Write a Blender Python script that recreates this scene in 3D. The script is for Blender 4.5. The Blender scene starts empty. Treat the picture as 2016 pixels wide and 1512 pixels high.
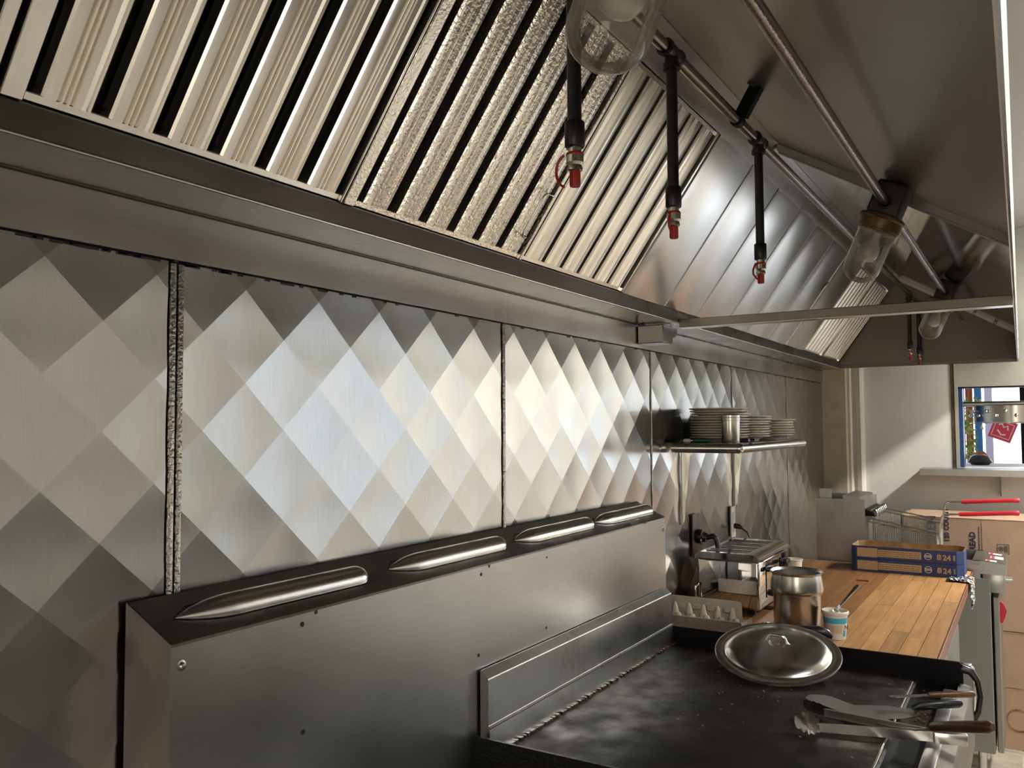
import bpy, bmesh, math, random
from mathutils import Vector, Matrix
random.seed(7)
PI = math.pi
sc = bpy.context.scene
COL = sc.collection

# ------------------------------------------------------------------ camera
cd = bpy.data.cameras.new('camera')
cam = bpy.data.objects.new('camera', cd); COL.objects.link(cam)
cd.sensor_fit = 'HORIZONTAL'; cd.sensor_width = 36.0
cd.lens = 36.0 * 1655.7 / 2016.0
cd.clip_start = 0.01
def cam_axes(yaw, pitch, roll):
    f = Vector((math.cos(yaw)*math.cos(pitch), math.sin(yaw)*math.cos(pitch), math.sin(pitch)))
    r = Vector((math.sin(yaw), -math.cos(yaw), 0)); u = r.cross(f)
    return r*math.cos(roll)+u*math.sin(roll), -r*math.sin(roll)+u*math.cos(roll), f
_r, _u, _f = cam_axes(.551727, .049658, -.00569)
CAMP = Vector((0, -1.143, 1.6))
cam.matrix_world = Matrix(((_r.x, _u.x, -_f.x, CAMP.x), (_r.y, _u.y, -_f.y, CAMP.y), (_r.z, _u.z, -_f.z, CAMP.z), (0, 0, 0, 1)))
sc.camera = cam

# ------------------------------------------------------------------ world, exposure
w = bpy.data.worlds.new('world'); sc.world = w; w.use_nodes = True
w.node_tree.nodes['Background'].inputs[0].default_value = (.75, .85, 1, 1)
w.node_tree.nodes['Background'].inputs[1].default_value = .15
sc.view_settings.view_transform = 'Standard'; sc.view_settings.look = 'None'
sc.view_settings.exposure = 1.0; sc.view_settings.gamma = 1.0
sc.view_settings.use_curve_mapping = False
sc.cycles.max_bounces = 8; sc.cycles.diffuse_bounces = 4; sc.cycles.glossy_bounces = 5; sc.cycles.caustics_reflective = False

# light strengths used by the windows and lamps below, mostly added
E_COOL = .85      # glow of the added window across the aisle, far end
E_WARM = 2.0      # glow of the doorway added at the left
E_TUBE = 16.0     # added ceiling lamps
E_TUBE_FAR = 70.0 # the added lamp by the hatch, made stronger to brighten the far end
E_DINE = 1.6      # dining-room windows seen through the hatch

# ------------------------------------------------------------------ materials
def newmat(name):
    m = bpy.data.materials.new(name); m.use_nodes = True
    return m, m.node_tree.nodes, m.node_tree.links, m.node_tree.nodes['Principled BSDF']
def setc(p, c): p.default_value = (c[0], c[1], c[2], 1)
def plain(name, c, rough=.5, metal=0., spec=.5, noise=0., nscale=20., bump=0., bscale=80., coat=0.):
    m, N, L, B = newmat(name)
    setc(B.inputs['Base Color'], c); B.inputs['Roughness'].default_value = rough
    B.inputs['Metallic'].default_value = metal; B.inputs['Specular IOR Level'].default_value = spec
    B.inputs['Coat Weight'].default_value = coat
    tc = N.new('ShaderNodeTexCoord')
    if noise:
        n = N.new('ShaderNodeTexNoise'); n.inputs['Scale'].default_value = nscale; n.inputs['Detail'].default_value = 5
        L.new(tc.outputs['Object'], n.inputs['Vector'])
        r = N.new('ShaderNodeMapRange'); r.inputs[3].default_value = 1-noise; r.inputs[4].default_value = 1+noise*.6
        r.inputs[1].default_value = .3; r.inputs[2].default_value = .7
        L.new(n.outputs['Fac'], r.inputs[0])
        mx = N.new('ShaderNodeMix'); mx.data_type = 'RGBA'; mx.blend_type = 'MULTIPLY'; mx.inputs[0].default_value = 1
        setc(mx.inputs[6], c); L.new(r.outputs[0], mx.inputs[7]); L.new(mx.outputs[2], B.inputs['Base Color'])
    if bump:
        n2 = N.new('ShaderNodeTexNoise'); n2.inputs['Scale'].default_value = bscale; n2.inputs['Detail'].default_value = 4
        L.new(tc.outputs['Object'], n2.inputs['Vector'])
        b = N.new('ShaderNodeBump'); b.inputs['Strength'].default_value = bump; b.inputs['Distance'].default_value = .004
        L.new(n2.outputs['Fac'], b.inputs['Height']); L.new(b.outputs[0], B.inputs['Normal'])
    return m
def steel(name, c=(.56, .55, .53), rough=.3, stretch=(1, 1, 1), brush=300., smudge=.12, grime=0., grime_c=(.16, .11, .05), bumps=.0, gscale=3.):
    """brushed stainless: fine stretched noise in roughness, broad smudges, optional grease stains"""
    m, N, L, B = newmat(name)
    B.inputs['Metallic'].default_value = 1
    tc = N.new('ShaderNodeTexCoord'); mp = N.new('ShaderNodeMapping')
    mp.inputs['Scale'].default_value = stretch
    L.new(tc.outputs['Object'], mp.inputs['Vector'])
    n = N.new('ShaderNodeTexNoise'); n.inputs['Scale'].default_value = brush; n.inputs['Detail'].default_value = 3
    L.new(mp.outputs[0], n.inputs['Vector'])
    s = N.new('ShaderNodeTexNoise'); s.inputs['Scale'].default_value = 4.5; s.inputs['Detail'].default_value = 2; s.inputs['Roughness'].default_value = .4
    L.new(tc.outputs['Object'], s.inputs['Vector'])
    r1 = N.new('ShaderNodeMapRange'); r1.inputs[1].default_value = .3; r1.inputs[2].default_value = .7; r1.inputs[3].default_value = .955; r1.inputs[4].default_value = 1.045
    L.new(n.outputs['Fac'], r1.inputs[0])
    r2 = N.new('ShaderNodeMapRange'); r2.inputs[1].default_value = .15; r2.inputs[2].default_value = .85; r2.inputs[3].default_value = -smudge; r2.inputs[4].default_value = smudge
    L.new(s.outputs['Fac'], r2.inputs[0])
    ad = N.new('ShaderNodeMath'); ad.operation = 'ADD'; ad.use_clamp = True
    ad.inputs[0].default_value = rough; L.new(r2.outputs[0], ad.inputs[1]); L.new(ad.outputs[0], B.inputs['Roughness'])
    r3 = N.new('ShaderNodeMapRange'); r3.inputs[1].default_value = .3; r3.inputs[2].default_value = .7; r3.inputs[3].default_value = .93; r3.inputs[4].default_value = 1.06
    L.new(s.outputs['Fac'], r3.inputs[0])
    mx = N.new('ShaderNodeMix'); mx.data_type = 'RGBA'; mx.blend_type = 'MULTIPLY'; mx.inputs[0].default_value = 1
    bm_ = N.new('ShaderNodeMath'); bm_.operation = 'MULTIPLY'; L.new(r3.outputs[0], bm_.inputs[0]); L.new(r1.outputs[0], bm_.inputs[1])
    setc(mx.inputs[6], c); L.new(bm_.outputs[0], mx.inputs[7])
    out = mx.outputs[2]
    if grime:
        g = N.new('ShaderNodeTexNoise'); g.inputs['Scale'].default_value = gscale; g.inputs['Detail'].default_value = 8; g.inputs['Roughness'].default_value = .7
        L.new(tc.outputs['Object'], g.inputs['Vector'])
        gr = N.new('ShaderNodeMapRange'); gr.inputs[1].default_value = .56; gr.inputs[2].default_value = .72; gr.inputs[3].default_value = 0; gr.inputs[4].default_value = grime
        L.new(g.outputs['Fac'], gr.inputs[0])
        m2 = N.new('ShaderNodeMix'); m2.data_type = 'RGBA'; setc(m2.inputs[7], grime_c)
        L.new(gr.outputs[0], m2.inputs[0]); L.new(out, m2.inputs[6]); out = m2.outputs[2]
    L.new(out, B.inputs['Base Color'])
    if bumps:
        v = N.new('ShaderNodeTexNoise'); v.inputs['Scale'].default_value = 160; v.inputs['Detail'].default_value = 2
        L.new(tc.outputs['Object'], v.inputs['Vector'])
        b2 = N.new('ShaderNodeBump'); b2.inputs['Strength'].default_value = bumps; b2.inputs['Distance'].default_value = .003
        L.new(v.outputs['Fac'], b2.inputs['Height']); L.new(b2.outputs[0], B.inputs['Normal'])
    return m
def emit(name, c, s):
    m = bpy.data.materials.new(name); m.use_nodes = True; N = m.node_tree.nodes; N.clear()
    e = N.new('ShaderNodeEmission'); o = N.new('ShaderNodeOutputMaterial'); setc(e.inputs[0], c); e.inputs[1].default_value = s
    m.node_tree.links.new(e.outputs[0], o.inputs[0]); return m
def thin_glass(name, tint=(.97, .97, .95), rough=.04, ior=1.45, dust=.10):
    m = bpy.data.materials.new(name); m.use_nodes = True; N = m.node_tree.nodes; L = m.node_tree.links; N.clear()
    t = N.new('ShaderNodeBsdfTransparent'); g = N.new('ShaderNodeBsdfGlossy'); x = N.new('ShaderNodeMixShader'); o = N.new('ShaderNodeOutputMaterial')
    setc(t.inputs[0], tint); g.inputs['Roughness'].default_value = rough; setc(g.inputs[0], (1, 1, 1))
    lw = N.new('ShaderNodeFresnel'); lw.inputs[0].default_value = ior
    mm = N.new('ShaderNodeMath'); mm.operation = 'MULTIPLY'; mm.inputs[1].default_value = .8; L.new(lw.outputs[0], mm.inputs[0]); L.new(mm.outputs[0], x.inputs[0]); L.new(t.outputs[0], x.inputs[1]); L.new(g.outputs[0], x.inputs[2])
    df = N.new('ShaderNodeBsdfDiffuse'); setc(df.inputs[0], (.62, .60, .52)); x2 = N.new('ShaderNodeMixShader'); x2.inputs[0].default_value = dust
    L.new(x.outputs[0], x2.inputs[1]); L.new(df.outputs[0], x2.inputs[2]); L.new(x2.outputs[0], o.inputs[0]); return m

M = {}
M['panel'] = steel('quilted_stainless', (.48, .48, .468), .22, (1, 1, .06), 420, .06)
M['strip'] = steel('hammered_strip', (.5, .47, .42), .35, (1, 1, 1), 300, .05, .5, bumps=.9)
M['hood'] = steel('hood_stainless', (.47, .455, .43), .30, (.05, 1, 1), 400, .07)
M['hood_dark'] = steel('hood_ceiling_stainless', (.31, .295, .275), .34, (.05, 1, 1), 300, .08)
M['hood_end'] = steel('shaded_steel', (.13, .115, .10), .42, (1, .05, 1), 300, .05)  # steel darkened to put the shade inside the hood into its colour
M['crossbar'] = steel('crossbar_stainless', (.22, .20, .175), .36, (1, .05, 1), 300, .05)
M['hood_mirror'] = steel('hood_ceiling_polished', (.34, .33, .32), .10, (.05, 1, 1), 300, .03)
M['gutter'] = steel('gutter_stainless', (.36, .35, .33), .28, (.04, 1, 1), 420, .04)
M['blank'] = steel('blank_panel_stainless', (.58, .575, .565), .24, (1, .06, 1), 420, .06)
M['baffle'] = steel('baffle_aluminium', (.90, .87, .81), .24, (1, .03, 1), 600, .06)
M['baffle_grease'] = steel('baffle_greasy', (.88, .84, .77), .24, (1, .03, 1), 600, .06, .25, (.45, .33, .20), bumps=.5, gscale=40.)
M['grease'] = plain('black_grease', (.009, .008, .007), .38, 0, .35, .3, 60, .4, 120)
M['black'] = plain('soot_black', (.006, .006, .006), .5, 0, .15)
M['range'] = steel('range_stainless', (.40, .40, .39), .33, (.05, 1, 1), 420, .05)
M['range_top'] = steel('range_top_stainless', (.42, .41, .40), .27, (.05, 1, 1), 420, .07, .55, (.14, .10, .03), gscale=5.)
M['range_side'] = steel('range_side_stainless', (.33, .31, .29), .42, (1, 1, .05), 300, .06)
M['splash'] = steel('splash_stainless', (.45, .45, .44), .30, (.05, 1, 1), 420, .08, .6, (.17, .10, .03), gscale=6.)
M['chrome'] = steel('chrome', (.72, .72, .72), .06, (1, 1, 1), 200, .03)
M['pot'] = steel('pot_steel', (.55, .54, .50), .24, (1, 1, .1), 300, .06, .2)
M['lid'] = steel('lid_steel', (.52, .51, .48), .20, (1, 1, 1), 260, .05, .15)
M['utensil'] = steel('utensil_steel', (.52, .51, .49), .36, (1, 1, 1), 300, .04, .3, (.16, .13, .11), gscale=18.)
M['steel_bright'] = steel('bright_steel', (.68, .67, .66), .22, (1, 1, 1), 300, .05)
M['fryer'] = steel('fryer_stainless', (.44, .44, .43), .33, (1, 1, .05), 300, .08, .5, (.22, .21, .19), gscale=10.)
M['pipe'] = steel('chromed_pipe_dark', (.20, .18, .17), .22, (1, 1, 1), 120, .08, .3, (.03, .02, .02), gscale=20.)
M['pipe_black'] = plain('black_iron_pipe', (.016, .015, .015), .38, .2, .5, .3, 40)
M['conduit'] = steel('greasy_conduit', (.24, .22, .22), .24, (1, 1, 1), 90, .08, .6, (.05, .035, .03), bumps=.35, gscale=25.)
M['cast'] = plain('cast_box_grimy', (.045, .036, .030), .5, .4, .5, .5, 25, .3, 70)
M['collar'] = plain('brown_collar', (.16, .105, .05), .38, .6, .5, .4, 30, .2, 60)
M['glass'] = thin_glass('jar_glass')
M['bulb'] = plain('frosted_bulb', (.62, .58, .52), .25)
M['nozzle'] = steel('nozzle_nickel', (.55, .53, .48), .25)
M['red_rubber'] = plain('red_rubber', (.42, .028, .02), .5)
M['griddle'] = None
M['wall'] = plain('cream_wall_paint', (.87, .84, .77), .55, 0, .4, .05, 6, .12, 90)
M['post'] = plain('beige_stucco', (.72, .62, .47), .65, 0, .3, .10, 14, .5, 45)
M['trim'] = plain('cream_trim_paint', (.84, .80, .71), .4)
M['trim_brown'] = plain('dark_stained_trim', (.11, .075, .04), .6, 0, .4, .5, 30)
M['galv'] = steel('galvanised_sheet', (.52, .53, .47), .45, (.3, 1, 3), 60, .1, .2, (.30, .26, .16), gscale=14.)
M['room_wall'] = plain('warm_room_wall', (.70, .67, .61), .7)
M['added_panel'] = plain('added_dark_panel', (.11, .105, .10), .5)
M['ceil'] = plain('ceiling_white', (.78, .76, .72), .8)
M['cup_white'] = plain('white_plastic', (.82, .79, .72), .35)
M['plate'] = plain('cream_china', (.93, .88, .79), .22, 0, .5, .04, 8)
M['pulp'] = plain('grey_pulp', (.52, .46, .37), .9, 0, .1, .14, 60, .5, 160)
M['cardboard'] = plain('cardboard', (.52, .36, .25), .8, 0, .2, .08, 12)
M['cardboard_in'] = plain('cardboard_stained', (.38, .24, .13), .85, 0, .2, .55, 18)
M['blue_print'] = plain('blue_printed_card', (.035, .058, .17), .5, 0, .4, .08, 10)
M['tan_print'] = plain('tan_card', (.60, .42, .25), .7, 0, .2, .08, 14)
M['ink'] = plain('navy_ink', (.03, .032, .07), .7)
M['foil'] = steel('aluminium_foil', (.85, .85, .85), .12, bumps=.4)
M['fridge'] = plain('grey_enamel_panel', (.27, .28, .25), .45, .1, .5, .06, 3)
M['fridge_door'] = plain('grey_enamel_door', (.13, .135, .12), .5, .1, .4)  # darker than the cabinet enamel to offset the strong lamp by the hatch
M['red_plastic'] = plain('red_plastic', (.72, .03, .05), .35)
M['wire'] = steel('basket_wire', (.45, .42, .36), .28)
M['wood_dark'] = plain('dark_wood_handle', (.075, .028, .016), .28, 0, .5, .3, 30, 0, 1, .3)
M['wood_mid'] = plain('brown_wood_handle', (.14, .055, .022), .32, 0, .5, .4, 30)
M['plastic_black'] = plain('black_plastic', (.014, .014, .015), .3)
M['cream_food'] = plain('butter', (.78, .62, .30), .5, 0, .5, .2, 40, .6, 60)
M['sky_blue'] = plain('light_blue_print', (.08, .45, .70), .4)
M['green'] = plain('green_handle', (.01, .10, .06), .3)
M['navy'] = plain('navy_plastic', (.01, .015, .06), .25)
M['label_white'] = plain('white_label', (.85, .83, .80), .4)
M['brown_plate'] = plain('brown_cover_plate', (.10, .065, .05), .45)
M['caulk'] = plain('black_caulk', (.012, .010, .009), .5)
M['white_wall_lit'] = plain('white_paint', (.88, .88, .90), .7)
M['dine_blue'] = plain('blue_post_paint', (.05, .22, .55), .5)
M['dine_orange'] = plain('orange_brown_wood', (.42, .10, .03), .5)
M['leaf'] = plain('leaf_green', (.22, .34, .06), .5)
M['leaf_pale'] = plain('leaf_pale', (.55, .55, .16), .5)
M['red_sign'] = plain('red_sign', (.75, .05, .09), .5)
M['spruce_blue'] = plain('dark_blue_frame', (.015, .05, .16), .4)

def griddle_mat():
    m, N, L, B = newmat('seasoned_griddle')
    tc = N.new('ShaderNodeTexCoord')
    n = N.new('ShaderNodeTexNoise'); n.inputs['Scale'].default_value = 5; n.inputs['Detail'].default_value = 8; n.inputs['Roughness'].default_value = .65
    mp = N.new('ShaderNodeMapping'); mp.inputs['Scale'].default_value = (1, .55, 1); L.new(tc.outputs['Object'], mp.inputs[0]); L.new(mp.outputs[0], n.inputs['Vector'])
    cr = N.new('ShaderNodeValToRGB'); e = cr.color_ramp.elements
    e[0].position = .40; e[0].color = (.004, .0035, .003, 1); e[1].position = .80; e[1].color = (.075, .045, .022, 1)
    B.inputs['Specular IOR Level'].default_value = .22
    x = cr.color_ramp.elements.new(.56); x.color = (.012, .008, .006, 1)
    L.new(n.outputs['Fac'], cr.inputs[0]); L.new(cr.outputs[0], B.inputs['Base Color'])
    n2 = N.new('ShaderNodeTexNoise'); n2.inputs['Scale'].default_value = 14; n2.inputs['Detail'].default_value = 6; L.new(tc.outputs['Object'], n2.inputs['Vector'])
    r = N.new('ShaderNodeMapRange'); r.inputs[1].default_value = .3; r.inputs[2].default_value = .7; r.inputs[3].default_value = .30; r.inputs[4].default_value = .62
    L.new(n2.outputs['Fac'], r.inputs[0]); L.new(r.outputs[0], B.inputs['Roughness'])
    b = N.new('ShaderNodeBump'); b.inputs['Strength'].default_value = .35; b.inputs['Distance'].default_value = .003
    L.new(n2.outputs['Fac'], b.inputs['Height']); L.new(b.outputs[0], B.inputs['Normal'])
    return m
M['griddle'] = griddle_mat()
def plank_mat(name, dark, light):
    m, N, L, B = newmat(name)
    tc = N.new('ShaderNodeTexCoord'); oi = N.new('ShaderNodeObjectInfo')
    ad = N.new('ShaderNodeVectorMath'); ad.operation = 'ADD'
    mu = N.new('ShaderNodeMath'); mu.operation = 'MULTIPLY'; mu.inputs[1].default_value = 37.
    L.new(oi.outputs['Random'], mu.inputs[0]); L.new(tc.outputs['Object'], ad.inputs[0]); L.new(mu.outputs[0], ad.inputs[1])
    mp = N.new('ShaderNodeMapping'); mp.inputs['Scale'].default_value = (2.2, 26, 26); L.new(ad.outputs[0], mp.inputs[0])
    n = N.new('ShaderNodeTexNoise'); n.inputs['Scale'].default_value = 2.2; n.inputs['Detail'].default_value = 6; L.new(mp.outputs[0], n.inputs['Vector'])
    cr = N.new('ShaderNodeValToRGB'); e = cr.color_ramp.elements
    e[0].position = .25; e[0].color = (*dark, 1); e[1].position = .7; e[1].color = (*light, 1)
    L.new(n.outputs['Fac'], cr.inputs[0])
    r = N.new('ShaderNodeMapRange'); r.inputs[3].default_value = .78; r.inputs[4].default_value = 1.15; L.new(oi.outputs['Random'], r.inputs[0])
    st = N.new('ShaderNodeTexNoise'); st.inputs['Scale'].default_value = 5; st.inputs['Detail'].default_value = 6; L.new(tc.outputs['Object'], st.inputs['Vector'])
    r2 = N.new('ShaderNodeMapRange'); r2.inputs[1].default_value = .15; r2.inputs[2].default_value = .85; r2.inputs[3].default_value = .72; r2.inputs[4].default_value = 1.08; L.new(st.outputs['Fac'], r2.inputs[0])
    mm = N.new('ShaderNodeMath'); mm.operation = 'MULTIPLY'; L.new(r.outputs[0], mm.inputs[0]); L.new(r2.outputs[0], mm.inputs[1])
    mx = N.new('ShaderNodeMix'); mx.data_type = 'RGBA'; mx.blend_type = 'MULTIPLY'; mx.inputs[0].default_value = 1
    L.new(cr.outputs[0], mx.inputs[6]); L.new(mm.outputs[0], mx.inputs[7]); L.new(mx.outputs[2], B.inputs['Base Color'])
    B.inputs['Roughness'].default_value = .42
    return m
M['plank'] = plank_mat('maple_plank', (.46, .22, .075), (.68, .38, .15))
M['plank_worn'] = plank_mat('oiled_maple_plank', (.20, .085, .028), (.36, .17, .06))
M['wood_edge'] = plank_mat('worn_board_edge', (.16, .055, .028), (.24, .09, .045))
def tile_mat():
    m, N, L, B = newmat('floor_tile_base'); setc(B.inputs['Base Color'], (.52, .49, .44)); B.inputs['Roughness'].default_value = .7; return m
M['grout'] = tile_mat()
M['tile'] = plain('beige_floor_tile', (.46, .41, .33), .45, 0, .5, .3, 9)

# ------------------------------------------------------------------ geometry helpers (everything is authored in world coordinates)
def wmat(o):
    m = o.matrix_basis.copy()
    while o.parent: o = o.parent; m = o.matrix_basis @ m
    return m
def finish(bm, name, mat, smooth=None):
    bmesh.ops.recalc_face_normals(bm, faces=bm.faces)
    me = bpy.data.meshes.new(name); bm.to_mesh(me); bm.free()
    if smooth is not None:
        for p in me.polygons: p.use_smooth = True
        me.set_sharp_from_angle(angle=math.radians(smooth))
    me.materials.append(M[mat] if isinstance(mat, str) else mat)
    return me
def obj(name, bm, mat, parent=None, smooth=None, world=True):
    if parent is not None and world: bm.transform(wmat(parent).inverted())
    o = bpy.data.objects.new(name, finish(bm, name, mat, smooth)); COL.objects.link(o)
    if parent is not None: o.parent = parent
    return o
def inst(name, me, parent, loc=(0, 0, 0), rot=None):
    o = bpy.data.objects.new(name, me); COL.objects.link(o); o.parent = parent
    o.location = loc
    if rot is not None: o.rotation_euler = rot
    return o
def tag(o, label=None, cat=None, group=None, kind=None):
    if label: o['label'] = label
    if cat: o['category'] = cat
    if group: o['group'] = group
    if kind: o['kind'] = kind
    return o
def thing(name, label, cat, loc=(0, 0, 0), mat=None, group=None, rotz=0):
    o = bpy.data.objects.new(name, None); COL.objects.link(o); o.empty_display_size = .05
    if mat is not None: o.matrix_basis = mat
    else: o.location = loc; o.rotation_euler = (0, 0, rotz)
    bpy.context.view_layer.update()
    return tag(o, label, cat, group)
def copy_tree(o, parent=None):
    c = o.copy(); COL.objects.link(c)
    if parent is not None: c.parent = parent
    for ch in list(o.children): copy_tree(ch, c)
    return c
def BM(): return bmesh.new()
def box(bm, x0, x1, y0, y1, z0, z1, bev=0, seg=2):
    m = Matrix.Translation(((x0+x1)/2, (y0+y1)/2, (z0+z1)/2)) @ Matrix.Diagonal((abs(x1-x0), abs(y1-y0), abs(z1-z0), 1))
    t = bmesh.new(); bmesh.ops.create_cube(t, size=1, matrix=m)
    if bev: bmesh.ops.bevel(t, geom=t.edges[:], offset=bev, segments=seg, affect='EDGES', profile=.5)
    merge(bm, t); return bm
def merge(bm, t):
    me = bpy.data.meshes.new('tmp'); t.to_mesh(me); t.free(); bm.from_mesh(me); bpy.data.meshes.remove(me)
def prism(bm, pts, axis, a, b):
    """polygon in the plane across `axis`, extruded from a to b. axis 0: pts (y,z); 1: pts (x,z); 2: pts (x,y)"""
    def mk(p, t):
        return {0: (t, p[0], p[1]), 1: (p[0], t, p[1]), 2: (p[0], p[1], t)}[axis]
    A = [bm.verts.new(mk(p, a)) for p in pts]; Bv = [bm.verts.new(mk(p, b)) for p in pts]
    n = len(pts)
    bm.faces.new(A); bm.faces.new(list(reversed(Bv)))
    for i in range(n): bm.faces.new((A[i], A[(i+1) % n], Bv[(i+1) % n], Bv[i]))
    return bm
def sheet(bm, pts, axis, a, b, th=.0015):
    """open profile line, thickened, extruded along axis"""
    n = len(pts); out = []
    for i, p in enumerate(pts):
        d = Vector((0, 0))
        if i > 0: d += (Vector(p)-Vector(pts[i-1])).normalized()
        if i < n-1: d += (Vector(pts[i+1])-Vector(p)).normalized()
        d.normalize(); out.append((p[0]-d.y*th, p[1]+d.x*th))
    return prism(bm, list(pts)+out[::-1], axis, a, b)
def tube(bm, pts, r, seg=10, cap=True, close=False):
    pts = [Vector(p) for p in pts]; n = len(pts); rings = []
    rr = r if isinstance(r, (list, tuple)) else [r]*n
    prev = None
    for i, p in enumerate(pts):
        if close: d = pts[(i+1) % n]-pts[i-1]
        else: d = pts[min(i+1, n-1)]-pts[max(i-1, 0)]
        d.normalize()
        if prev is None:
            a = Vector((0, 0, 1)) if abs(d.z) < .9 else Vector((1, 0, 0)); s = d.cross(a).normalized()
        else: s = (prev-d*prev.dot(d)).normalized()
        prev = s; t = d.cross(s)
        rings.append([bm.verts.new(p+(s*math.cos(2*PI*k/seg)+t*math.sin(2*PI*k/seg))*rr[i]) for k in range(seg)])
    for i in range(n if close else n-1):
        A, Bv = rings[i], rings[(i+1) % n]
        for k in range(seg): bm.faces.new((A[k], A[(k+1) % seg], Bv[(k+1) % seg], Bv[k]))
    if cap and not close: bm.faces.new(rings[0]); bm.faces.new(rings[-1][::-1])
    return bm
def lathe(bm, prof, o, axis=(0, 0, 1), seg=32, closed=False):
    """profile (r, h) revolved round axis through o"""
    o = Vector(o); d = Vector(axis).normalized()
    a = Vector((0, 0, 1)) if abs(d.z) < .9 else Vector((1, 0, 0)); s = d.cross(a).normalized(); t = d.cross(s)
    rings = []
    for (r, h) in prof:
        if r < 1e-6: rings.append([bm.verts.new(o+d*h)])
        else: rings.append([bm.verts.new(o+d*h+(s*math.cos(2*PI*k/seg)+t*math.sin(2*PI*k/seg))*r) for k in range(seg)])
    m = len(rings)
    for i in range(m if closed else m-1):
        A, Bv = rings[i], rings[(i+1) % m]
        for k in range(seg):
            k2 = (k+1) % seg
            if len(A) == 1 and len(Bv) == 1: continue
            if len(A) == 1: bm.faces.new((A[0], Bv[k], Bv[k2]))
            elif len(Bv) == 1: bm.faces.new((A[k], Bv[0], A[k2]))
            else: bm.faces.new((A[k], Bv[k], Bv[k2], A[k2]))
    return bm
def arc(cx, cy, r, a0, a1, n):
    return [(cx+r*math.cos(math.radians(a0+(a1-a0)*i/n)), cy+r*math.sin(math.radians(a0+(a1-a0)*i/n))) for i in range(n+1)]
def text_bm(s, size, mat4, extrude=.0004, bold=0.):
    c = bpy.data.curves.new('t', 'FONT'); c.body = s; c.size = size; c.extrude = extrude; c.resolution_u = 2; c.offset = bold
    o = bpy.data.objects.new('t', c); COL.objects.link(o)
    me = o.to_mesh(); bm = BM(); bm.from_mesh(me); o.to_mesh_clear()
    bpy.data.objects.remove(o); bpy.data.curves.remove(c)
    bm.transform(mat4); return bm
def frame_mat(o, ex, ey, ez):
    ex, ey, ez = Vector(ex).normalized(), Vector(ey).normalized(), Vector(ez).normalized()
    return Matrix(((ex.x, ey.x, ez.x, o[0]), (ex.y, ey.y, ez.y, o[1]), (ex.z, ey.z, ez.z, o[2]), (0, 0, 0, 1)))
def struct(name, bm, mat, label, parent=None, smooth=None):
    o = obj(name, bm, mat, parent, smooth)
    if parent is None: tag(o, label, None, None, 'structure')
    return o

# ================================================================== THE ROOM
FL = -.1
XL, XR, YF, ZC = -3.0, 5.75, -3.2, 2.75
# floor with tiles near the fryer (the only floor in view)
floor = struct('floor', box(BM(), XL, 9.5, YF, .2, FL-.05, FL), 'grout', 'beige tiled kitchen floor')
tb = box(BM(), -.148, .148, -.148, .148, 0, .004, .0015, 1)
tm = finish(tb, 'tile', 'tile')
for i in range(7):
    for j in range(7):
        inst('floor_tile', tm, floor, (3.75+.305*i, -.3-.305*j, FL))
# back wall, carries the quilted sheets
wall_back = struct('wall_back', box(BM(), XL, 5.66, 0, .12, FL, ZC), 'black', 'kitchen back wall clad in quilted stainless sheets')
struct('wall_left', box(BM(), XL-.1, XL, YF, .12, FL, ZC), 'room_wall', 'cream left wall')
wf = BM()
for (a, b, z0, z1) in ((XL, 3.9, FL, ZC), (5.5, 9.5, FL, ZC), (3.9, 5.5, FL, .95), (3.9, 5.5, 2.2, ZC)):
    box(wf, a, b, YF-.1, YF, z0, z1)
struct('wall_front', wf, 'room_wall', 'cream wall across the aisle')
struct('added_reflect_panel', box(BM(), XL, 3.9, YF, YF+.03, FL, 1.0), 'added_panel', 'unseen dark panel added across the aisle for the steel to reflect')  # unseen panel, added to darken what the backguard reflects
struct('ceiling', box(BM(), XL, 9.5, YF, .2, ZC, ZC+.05), 'ceil', 'white kitchen ceiling')
# end wall with the serving hatch
OY0, OZ0, OZ1 = -.775, 1.335, 1.818
we = BM()
box(we, XR, XR+.12, OY0, .2, FL, ZC)
box(we, XR, XR+.12, YF, OY0, FL, OZ0)
box(we, XR, XR+.12, YF, OY0, OZ1, ZC)
box(we, XR, XR+.12, YF, -1.75, OZ0, OZ1)
struct('wall_end', we, 'wall', 'cream painted end wall with serving hatch')
post = BM(); box(post, 5.66, XR, -.15, .2, FL, ZC, .004, 1)
struct('wall_return', post, 'post', 'beige stucco wall return beside the quilted panels')
t = BM()
prism(t, [(-.15, 5.745), (-.15, 5.715), (-.165, 5.705), (-.175, 5.715), (-.178, 5.722), (-.195, 5.722), (-.20, 5.708), (-.225, 5.704), (-.238, 5.72), (-.242, 5.75)], 2, FL, ZC)
for v in t.verts: v.co = Vector((v.co.y, v.co.x, v.co.z))
struct('trim_1', t, 'trim', 'cream moulded corner casing', None, 40)
t = BM(); box(t, XR-.008, XR, -.755, -.738, 1.33, ZC, .002, 1)
struct('trim_2', t, 'trim_brown', 'dark stained strip beside the hatch frame')

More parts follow.
